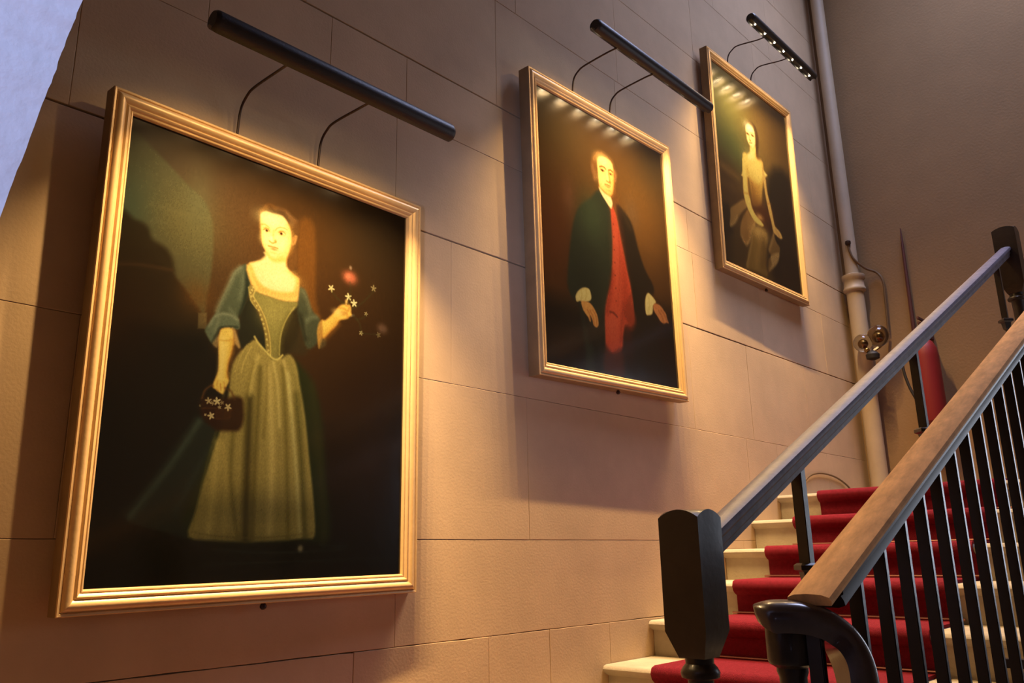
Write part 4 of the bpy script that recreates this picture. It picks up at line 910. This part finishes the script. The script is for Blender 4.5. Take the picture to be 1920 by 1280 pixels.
portrait(dict(pose=(4.11043, 1.94942, 0.10716, 1.55123, 1.91255, 0.00923, -0.02286, -0.00717, 0.07716), res=(330, 560), art='dark oil portrait of a standing man with white cuffs'), 'gilt framed portrait of a man in a dark coat and red waistcoat, in the middle', make_painter(PIC2, GAIN[1], 4))
portrait(dict(pose=(6.41523, 3.18123, 0.09663, 1.56347, 1.9806, 0.01875, -0.00754, -0.01544, 0.06663), res=(260, 460), art='oil portrait of a seated lady before a cloudy landscape'), 'gilt framed portrait of a seated lady in a loose pale dress, beside the cream pipe', make_painter(PIC3, GAIN[2], 5))


# ================================================================ PICTURE LIGHTS
def picture_light(x0, x1, y, z, arms, zframe, nled, label, energy, tip=(0.62, -0.785)):
    root = empty('picture_light', W((x0+x1)/2, -0.03, zframe), label, 'picture light', 'black picture lights above the portraits')
    r = 0.033; d = Vector((0, tip[0], tip[1])).normalized(); e = Vector((1, 0, 0)); g = d.cross(e)
    prof = []
    # tube with a slot facing the wall side below
    for k in range(19):
        a = math.radians(34 + (360-68)*k/18); prof.append((math.cos(a)*r, math.sin(a)*r))   # (along d, along g)
    s0 = math.sin(math.radians(34))*r*0.8
    prof += [(0.0165, -s0), (0.0165, s0)]
    m = MB(); vs = []; ends = [(x0, 0.82), (x0+0.010, 0.97), (x0+0.02, 1.0), (x1-0.02, 1.0), (x1-0.010, .97), (x1, 0.82)]
    for X, sc_ in ends:
        c = W(X, y, z)
        for a, b_ in prof: vs.append(c + d*a*sc_ + g*b_*sc_)
    nn = len(prof); fs = [tuple(range(nn)), tuple(range(5*nn, 6*nn))[::-1]]
    for q in range(5):
        for j in range(nn): fs.append((q*nn+j, q*nn+(j+1) % nn, (q+1)*nn+(j+1) % nn, (q+1)*nn+j))
    m.add(vs, fs).build('housing', LAMPBLK, root, smooth=True, angle=40)
    for X in arms:
        pts = [(X, -0.035, zframe-0.10), (X, -0.04, zframe+0.05), (X, -0.055, zframe+0.15), (X, -0.10, zframe+0.195), (X, -0.16, zframe+0.21), (X, y+0.10, z-0.012), (X, y+0.02, z-0.016)]
        MB().tube(subd([W(*p) for p in pts], 5), 0.0042, 8).build('arm', ARMM, root, smooth=True)
    for i in range(nled):
        X = x0 + (x1-x0)*(i+0.5)/nled
        c = W(X, y, z) + d*0.0172
        MB().lathe(c, [(0.0050, 0), (0.0046, 0.0020), (0.0024, 0.0030)], 10, axis=d).build('led', LED, root)
        for size, frac, aim in BEAMS:      # each lamp: a wide spill and a lensed core
            l = bpy.data.lights.new('led_beam', 'SPOT'); l.energy = energy*frac; l.color = WARM; l.spot_size = math.radians(size); l.spot_blend = 1.0
            l.shadow_soft_size = 0.007
            lo = bpy.data.objects.new('led_beam', l); COL.objects.link(lo)
            lo.location = W(X, y, z) + d*0.0355
            lo.rotation_euler = Vector((0, aim, -1)).normalized().to_track_quat('-Z', 'Y').to_euler()
    return root
picture_light(1.18, 2.37, -0.44, 1.928, (1.515, 1.917), 0.781+0.931, 6, 'long black picture light above the portrait of the girl, nearest the camera', LED_E[0])
picture_light(3.565, 4.93, -0.44, 3.135, (3.835, 4.245), 1.949+0.956, 7, 'black picture light above the portrait of the man in red, in the middle', LED_E[1])
picture_light(5.80, 7.06, -0.44, 4.36, (6.12, 6.56), 3.181+0.99, 7, 'black picture light showing lit lamps above the seated lady, beside the pipe', LED_E[2], (0.12, -0.99))

# ================================================================ FAR CORNER
# cast iron pipe in the corner
pp = empty('soil_pipe', W(8.26, -0.16, tz(NTOP)), 'cream painted pipe with a collar running up the corner', 'pipe')
PY, PX = -0.145, 8.27
MB().lathe(W(PX, PY, 2.70), [(0.050, 0), (0.050, (ZC-2.70)*S)], 28).build('upper_pipe', PIPEM, pp, smooth=True)
MB().lathe(W(PX, PY, 2.55), [(0.070, 0), (0.082, 0.012), (0.082, 0.03), (0.074, 0.04), (0.074, 0.095), (0.084, 0.105), (0.084, 0.135), (0.06, 0.145)], 28).build('collar', PIPEM, pp, smooth=True, angle=50)
MB().lathe(W(PX, PY, tz(NTOP)), [(0.063, 0), (0.063, (2.55-tz(NTOP))*S)], 28).build('lower_pipe', PIPEM, pp, smooth=True)
# conduit, twin glass wall light
cp = [(8.20, -0.165, 3.07), (8.20, -0.17, 2.98), (8.22, -0.20, 2.88), (8.30, -0.27, 2.79), (8.36, -0.35, 2.74), (8.365, -0.40, 2.64), (8.365, -0.40, 2.45), (8.365, -0.385, 2.10)]
cb = empty('conduit', W(8.36, -0.39, 2.1), 'thin dark conduit hooking off the pipe down to the glass wall light', 'conduit')
MB().tube(subd([W(*p) for p in cp], 6), 0.009, 10).build('conduit_pipe', CABLE, cb, smooth=True)
MB().lathe(W(8.195, -0.165, 3.07), [(0.012,-0.02),(0.02,-0.012),(0.022,0.0),(0.02,0.012),(0.008,0.02)], 14).build('knob', ARMM, cb, smooth=True)
sc_ = empty('wall_light', W(8.36, -0.30, 1.9), 'brass wall light with two round smoked glass shades beside the pipe', 'wall light')
def sphere(c, r, m, name, parent, squash=(1,1,1), inner=0.0):
    prof = []; N = 14
    for i in range(N+1):
        a = -math.pi/2 + math.pi*i/N; prof.append((max(1e-4, math.cos(a)*r), math.sin(a)*r))
    mb = MB(); mb.lathe(c, prof, 26)
    return mb.build(name, m, parent, smooth=True, angle=80)
for (yy, zz, rr, xx) in ((-0.215, 1.975, 0.067, 8.10), (-0.345, 2.035, 0.080, 8.17)):
    c = W(xx, yy, zz)
    g = sphere(c, rr, GLASS, 'glass_shade', sc_)
    sphere(c+Vector((0,0,-0.005)), rr*0.38, BRASS, 'lamp_holder', g)
MB().tube(subd([W(8.37, -0.38, 2.06), W(8.28, -0.34, 1.97), W(8.18, -0.28, 1.90), W(8.12, -0.25, 1.87)], 5), 0.011, 10).build('bracket', BRASS, sc_, smooth=True)
sphere(W(8.07, -0.255, 1.89), 0.020, BRASS, 'finial', sc_)
MB().lathe(W(8.08, -0.30, 1.80), [(0.02,-0.01),(0.045,0.0),(0.048,0.03),(0.03,0.05),(0.012,0.06)], 20).build('lower_cup', RUBBER, sc_, smooth=True)
# fire extinguisher
ex = empty('fire_extinguisher', W(8.20, -0.74, 1.15), 'red fire extinguisher with black hose hung on the far wall behind the handrails', 'fire extinguisher')
MB().lathe(W(8.18, -0.745, 1.12), [(0.070, 0), (0.082, 0.015), (0.084, 0.05), (0.084, 0.47), (0.078, 0.53), (0.055, 0.58), (0.026, 0.605), (0.024, 0.63)], 28).build('cylinder', REDP, ex, smooth=True)
MB().lathe(W(8.18, -0.745, 1.96), [(0.024, 0), (0.028, 0.03), (0.020, 0.06), (0.014, 0.07)], 16).build('valve', BRASS, ex, smooth=True)
MB().box(W(8.10, -0.755, 2.06), W(8.26, -0.735, 2.085)).box(W(8.10, -0.755, 2.11), W(8.28, -0.735, 2.135)).box(W(8.25, -0.755, 2.06), W(8.28, -0.735, 2.135)).build('lever', DKRED, ex, bevel=0.002)
MB().tube(subd([W(8.14, -0.72, 2.0), W(8.10, -0.62, 1.93), W(8.08, -0.56, 1.72), W(8.08, -0.585, 1.5), W(8.09, -0.66, 1.28), W(8.10, -0.70, 1.16)], 6), 0.010, 10).build('hose', RUBBER, ex, smooth=True)
MB().box(W(8.30, -0.78, 1.95), W(8.40, -0.71, 2.03)).build('wall_bracket', DKRED, ex)
# thin dark red pole against the far wall
m = MB(); m.tube([W(8.37, -0.636, 3.14), W(8.37, -0.632, 2.95), W(8.37, -0.620, 2.07), W(8.37, -0.61, tz(NTOP))], 0.014, 8, radii=[0.25, 0.8, 1.1, 1.1])
tag(m.build('pole', DKRED, None, smooth=True), 'thin dark red pole tapering to a point against the far wall', 'pole')
# loose cable on the landing
m = MB(); m.tube(subd([W(6.75, -0.012, 0.50), W(6.95, -0.012, 0.62), W(7.19, -0.012, 0.665), W(7.5, -0.012, 0.655), W(7.75, -0.012, 0.60), W(7.86, -0.03, 0.53), W(7.95, -0.08, tz(NTOP)+0.012)], 6), 0.006, 8)
tag(m.build('cable', CABLE, None, smooth=True), 'thin brown cable looping up the stone wall above the landing', 'cable')
